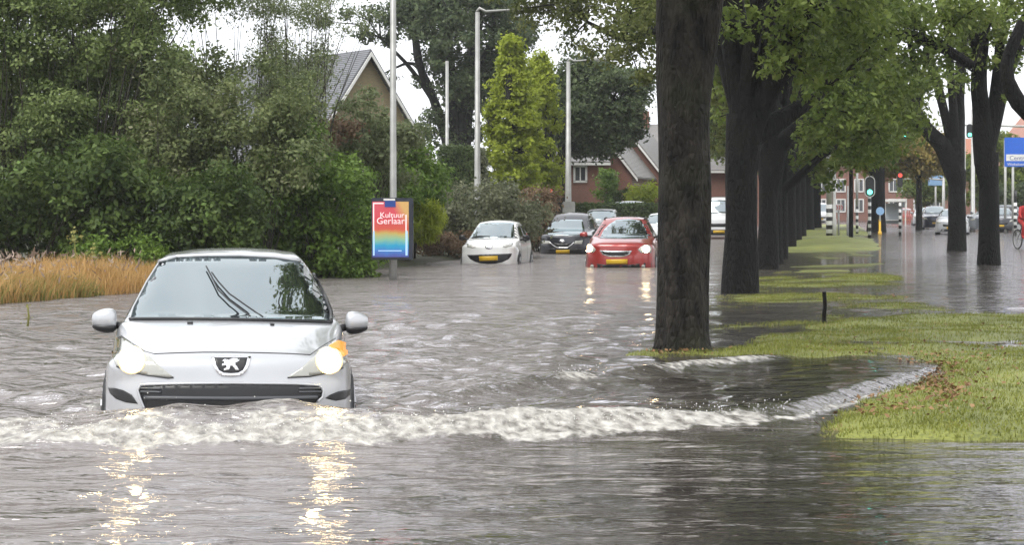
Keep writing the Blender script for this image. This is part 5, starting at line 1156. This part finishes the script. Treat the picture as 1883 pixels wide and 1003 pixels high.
signal_post('striped post under a tall thin pole behind the slim young tree', 1576, 433, 300, 5, stripe_top=380)
signal_post('traffic light showing green in a white rimmed oval head', 1599, 439, 362, 6, sig=(325, 362, 17, 'green', True))
signal_post('striped post with a black signal head at the right end of the island', 1655, 433, 372, 5, sig=(316, 345, 9, 'red', False), stripe_top=372, upper=M_blk)
signal_post('striped post with a dark top near the right edge', 1867, 432, 350, 6, stripe_top=372, upper=M_blk)
signal_post('striped post with red signal behind the dark crossover', 1013, 448, 350, 5, sig=(346, 368, 9, 'red', False))
signal_post('left striped post with dark signal behind the dark crossover', 1000, 448, 352, 5, sig=(348, 368, 9, 'none', False))
signal_post('black signal on a striped post behind the people carrier', 1190, 432, 346, 6, sig=(344, 366, 9, 'none', False), stripe_top=364)
# plain poles
def pole(label, px, ybase, ytop, wpx, m_=M_galv_w, name='pole', cat='pole'):
    g = G(px, ybase); kk = g.y/F; m = MB(); h = (ybase-ytop)*kk; m.tube([(0, 0, -.1), (0, 0, .9), (0, 0, .92), (0, 0, h)], [wpx*kk*.6, wpx*kk*.6, wpx*kk/2, wpx*kk*.4], 10)
    o = m.build(name, m_, None, True); o.location = g; tag(o, label, cat); return o
pole('grey pole touching the right side of the banded mast', 1534, 437, 260, 7)
pole('pale slim post right of the far island elm trunk', 1559, 434, 342, 4)
pole('short pale post left of the slim young tree', 1560, 428, 372, 5)
pole('left of two pale poles between the right hand elms', 1774, 425, 250, 4); pole('thicker of two pale poles between the right hand elms', 1789, 425, 200, 8)
# short stake in the lawn
g = G(1517, 598); m = MB(); trunk_mesh(m, [(0, 0, -.15), (-.01, 0, .1), (0, 0, .25), (-.01, 0, .42)], [.03, .028, .026, .024], 8, .05, 2, .05); o = m.build('wooden_stake', M_bark, None, True); o.location = g; tag(o, 'short dark wooden stake standing in the flooded lawn', 'stake')
# beacon: yellow foot with blue round board
g = G(1618, 431); kk = g.y/F; r = empty('traffic_beacon', g); tag(r, 'yellow keep right beacon with a blue sign on the far island', 'beacon')
M_yel = mat('beacon_yellow', (.7, .42, .03), .4); M_blue = mat('sign_blue', (.01, .12, .62), .35, var=.08); M_blue2 = mat('sign_pale_blue', (.25, .42, .65), .35)
m = MB(); m.tube([(0, 0, -.1), (0, 0, .15), (0, 0, .16), (0, 0, .8)], [.12, .1, .06, .06], 12); m.build('post', M_yel, r, True)
m = MB(); m.tube([(0, -.06, 1.25), (0, -.1, 1.25)], .22, 20); m.build('sign_disc', M_blue2, r)
m = MB(); m.tube([(0, -.02, .7), (0, -.02, 1.2)], .05, 8); m.build('sign_stem', M_galv, r)
# red and white speed sign cluster at the island
g = G(1542, 434); kk = g.y/F; r = empty('road_sign', g); tag(r, 'small red and white chevron sign on a grey post', 'road sign')
m = MB(); m.tube([(0, 0, -.1), (0, 0, 1.5)], .05, 8); m.build('post', M_galv, r, True)
m = MB(); m.box((0, -.07, 1.45), (.36, .03, .36)); po = m.build('sign_plate', M_white, r, False, .01)
m = MB(); [m.tube([(-.12+.12*i, -.1, 1.33), (-.06+.12*i, -.1, 1.45), (-.12+.12*i, -.1, 1.57)], .02, 6) for i in (0, 1, 2)]; m.build('chevrons', mat('sign_red', (.55, .04, .04), .4), po)
# blue direction sign on two posts
g = G(1850, 428); D = g.y; k = D/F; r = empty('direction_sign', (P(1895, 380, D).x, D, 0)); tag(r, 'large blue direction sign with white lettering on two posts', 'direction sign')
x0 = (1847-1895)*k; z_ = lambda py: H-(py-HY)*k
for xx in (1849, 1863, 1935): m = MB(); m.tube([((xx-1895)*k, .06, -.1), ((xx-1895)*k, .06, z_(258))], .075, 10); m.build('post', M_galv_w, r, True)
m = MB(); m.box((0, 0, (z_(253)+z_(307))/2), (96*k, .05, 54*k)); bo = m.build('board', M_blue, r, False, .02)
m = MB(); m.box((1*k, -.03, (z_(284)+z_(296))/2), (92*k, .012, 12*k)); m.build('white_band', M_white, bo)
text('Centrum', 'board_text', mat('sign_text_blue', (.1, .14, .3), .4), bo, ((1856-1895)*k, -.04, z_(294.5)), .36); text('Winkelcentrum', 'board_text', M_white, bo, ((1852-1895)*k, -.035, z_(304.5)), .22)
# overhead signals on mast arms
def gantry(label, d, pxs, ywire, mast_px, sigs):
    b_ = P(mast_px, 380, d); b_.z = 0; r = empty('signal_gantry', b_); tag(r, label, 'signal gantry'); kk = d/F; zz = H-(ywire-HY)*kk
    m = MB(); m.tube([(0, 0, -.1), (0, 0, zz+.2)], [.14, .09], 12); m.build('mast', M_galv_w, r, True)
    m = MB(); m.tube([(0, 0, zz), ((pxs[0]-mast_px)*kk*.5, 0, zz+.12), ((pxs[0]-mast_px)*kk, 0, zz+.05)], [.07, .05, .035], 8); m.build('arm', M_galv_w, r, True)
    for px, y0, y1, lit in sigs: signal_head(r, (px-mast_px)*kk, -.1, H-((y0+y1)/2-HY)*kk, (y1-y0)*kk, (y1-y0)*kk*.42, lit, False)
gantry('overhead arm with two green signals among the elm leaves', 102, (1660,), 234, 1925, [(1664, 228, 254, 'green'), (1782, 228, 254, 'green')])
gantry('farther overhead arm with red signals in front of the brick terrace', 145, (1650,), 331, 1735, [(1703, 309, 329, 'red'), (1656, 311, 330, 'none'), (1690, 322, 336, 'none')])
p = P(1721, 332, 146); m = MB(); m.box((0, 0, 0), (1.2, .06, .8)); o = m.build('overhead_sign', M_blue2, None, False, .03); o.location = p; tag(o, 'small pale blue overhead sign beside the red signals', 'road sign')
m = MB(); m.tube([(0, .1, -p.z), (0, .1, .5)], .07, 8); ch_ = m.build('post', M_galv_w, o, True)
# white shelter
p = P(1643, 380, 150); r = empty('bus_shelter', (p.x, p.y, 0)); tag(r, 'white roofed glass shelter behind the right striped post', 'shelter')
m = MB(); m.box((0, 0, 1.95), (1.7, 1.6, .22)); m.build('roof', M_white, r, False, .03)
m = MB(); [m.box((x, y, .9), (.08, .08, 1.9)) for x in (-.78, .78) for y in (-.7, .7)]; m.build('frame', M_white, r)
m = MB(); m.box((0, .7, .95), (1.5, .03, 1.6)); m.build('glass_panel', mat('shelter_glass', (.4, .44, .46), .1), r)
m = MB(); m.box((0, .45, .45), (1.3, .35, .06)); m.build('bench', M_white, r)
# reddish fence row in front of the terrace
p = P(1700, 380, 165); m = MB()
for i in range(34): m.box((i*.16-2.7, 0, .55), (.12, .03, 1.3))
m.box((0, .03, .9), (5.5, .04, .08)); o = m.build('garden_fence', mat('red_fence', (.4, .13, .10), .6, var=.3), None); o.location = (p.x, p.y, 0); tag(o, 'reddish slatted fence behind the far queue of cars', 'fence')
# low garden wall and fence behind the white hatchback
# bicycle wheel and rider entering at the right edge
g = G(1898, 459); bi = empty('bicycle', (g.x, g.y, 0), math.radians(12)); tag(bi, 'bicycle entering at the right edge of the picture', 'bicycle')
def wheel(par, y, r_=.34):
    m = MB(); pts = [(0, y+r_*math.cos(a), r_+r_*math.sin(a)) for a in np.linspace(0, 2*math.pi, 33)]; m.tube(pts, .022, 8, False); w_ = m.build('wheel', M_tyre, par, True)
    m = MB(); pts = [(0, y+(r_-.03)*math.cos(a), r_+(r_-.03)*math.sin(a)) for a in np.linspace(0, 2*math.pi, 25)]; m.tube(pts, .012, 6, False)
    for i in range(16):
        a = i*math.pi/8; m.tube([(0, y, r_), (0, y+r_*.9*math.cos(a), r_+r_*.9*math.sin(a))], .004, 4, False)
    m.build('rim', M_galv, w_)
wheel(bi, 0); wheel(bi, 1.1)
m = MB(); m.tube([(0, 0, .34), (0, .14, .95), (0, .16, 1.05)], .018, 8); m.tube([(0, .12, .85), (0, .55, .32)], .018, 8); m.tube([(0, .13, .9), (0, .72, .85)], .018, 8); m.tube([(0, .55, .32), (0, .74, .95)], .016, 8); m.tube([(0, .55, .32), (0, 1.1, .34), (0, .72, .8)], .012, 6); m.build('frame', M_blk, bi, True)
m = MB(); m.tube([(-.3, .3, 1.05), (-.2, .16, 1.08), (.2, .16, 1.08), (.3, .3, 1.05)], .014, 8); m.build('handlebar', M_blk, bi, True)
m = MB(); m.tube([(0, .62, .97), (0, .8, .98), (0, .92, .98)], [.03, .07, .09], 10); m.build('saddle', M_blk, bi, True)
m = MB(); m.tube([(0, .02, .7), (0, -.05, .72)], .05, 10); m.build('front_light', M_lens, bi, True)
# the rider, one skinned body
def person(label, loc, rz, joints, edges, radii, clothes, pose_head):
    me = bpy.data.meshes.new('body'); me.from_pydata(joints, edges, []); r = empty('person', loc, rz); tag(r, label, 'person')
    o = link_mesh('body', me, r); me.materials.append(clothes)
    sk = o.modifiers.new('skin', 'SKIN'); sk.use_smooth_shade = True; o.modifiers.new('sub', 'SUBSURF').levels = 1
    for v, rr in zip(me.skin_vertices[0].data, radii): v.radius = (rr, rr)
    me.skin_vertices[0].data[0].use_root = True
    skin = mat('skin', (.5, .3, .22), .5); hp = Vector(pose_head)
    bm = bmesh.new(); bmesh.ops.create_uvsphere(bm, u_segments=20, v_segments=14, radius=.1)
    for v in bm.verts: v.co = Vector((v.co.x*.8, v.co.y*.98, v.co.z*1.18)); v.co.y -= .02*max(0, 1-abs(v.co.z+.01)*22)*(v.co.y < -.06)*(abs(v.co.x) < .02)
    m_ = bpy.data.meshes.new('head'); bm.to_mesh(m_); bm.free(); m_.materials.append(skin); h_ = link_mesh('head', m_, r, True); h_.location = hp
    bm = bmesh.new(); bmesh.ops.create_uvsphere(bm, u_segments=20, v_segments=14, radius=.112)
    bmesh.ops.delete(bm, geom=[v for v in bm.verts if v.co.z < -.02 and v.co.y < .03 or v.co.z < -.07], context='VERTS')
    for v in bm.verts: v.co.z *= 1.18; v.co.x *= .86
    m_ = bpy.data.meshes.new('hair'); bm.to_mesh(m_); bm.free(); m_.materials.append(mat('hair_dark', (.03, .02, .015), .6)); hh = link_mesh('hair', m_, h_, True)
    return r
J = [(0, .75, 1.02), (0, .66, 1.22), (0, .52, 1.45), (0, .48, 1.55), (-.18, .52, 1.45), (-.26, .42, 1.22), (-.26, .3, 1.09), (.18, .52, 1.45), (.26, .42, 1.22), (.26, .3, 1.09),
     (-.1, .74, 1.0), (-.13, .36, .85), (-.11, .5, .45), (-.11, .38, .38), (.1, .74, 1.0), (.13, .42, .65), (.11, .62, .28), (.11, .5, .2)]
E = [(0, 1), (1, 2), (2, 3), (2, 4), (4, 5), (5, 6), (2, 7), (7, 8), (8, 9), (0, 10), (10, 11), (11, 12), (12, 13), (0, 14), (14, 15), (15, 16), (16, 17)]
person('cyclist in a red jacket at the right edge of the picture', (g.x, g.y, 0), math.radians(12), J, E, [.14, .14, .15, .05, .065, .05, .04, .065, .05, .04, .09, .07, .05, .035, .09, .07, .05, .035], mat('red_jacket', (.5, .03, .03), .6), (0, .45, 1.69))
# ------------------------------------------------------------------ rain haze
hz = MB(); hz.box((0, 420, 12.5), (1006, 966, 28)); hm = bpy.data.materials.new('haze'); hm.use_nodes = True; hm.node_tree.nodes.clear()
ho_ = hm.node_tree.nodes.new('ShaderNodeOutputMaterial'); hv = hm.node_tree.nodes.new('ShaderNodeVolumePrincipled')
hv.inputs['Color'].default_value = (.92, .94, .96, 1); hv.inputs['Density'].default_value = .00042
hm.node_tree.links.new(hv.outputs[0], ho_.inputs['Volume']); tag(hz.build('haze', hm), 'thin rainy haze in the air over the street', kind='stuff')
print('objects', len(bpy.data.objects))
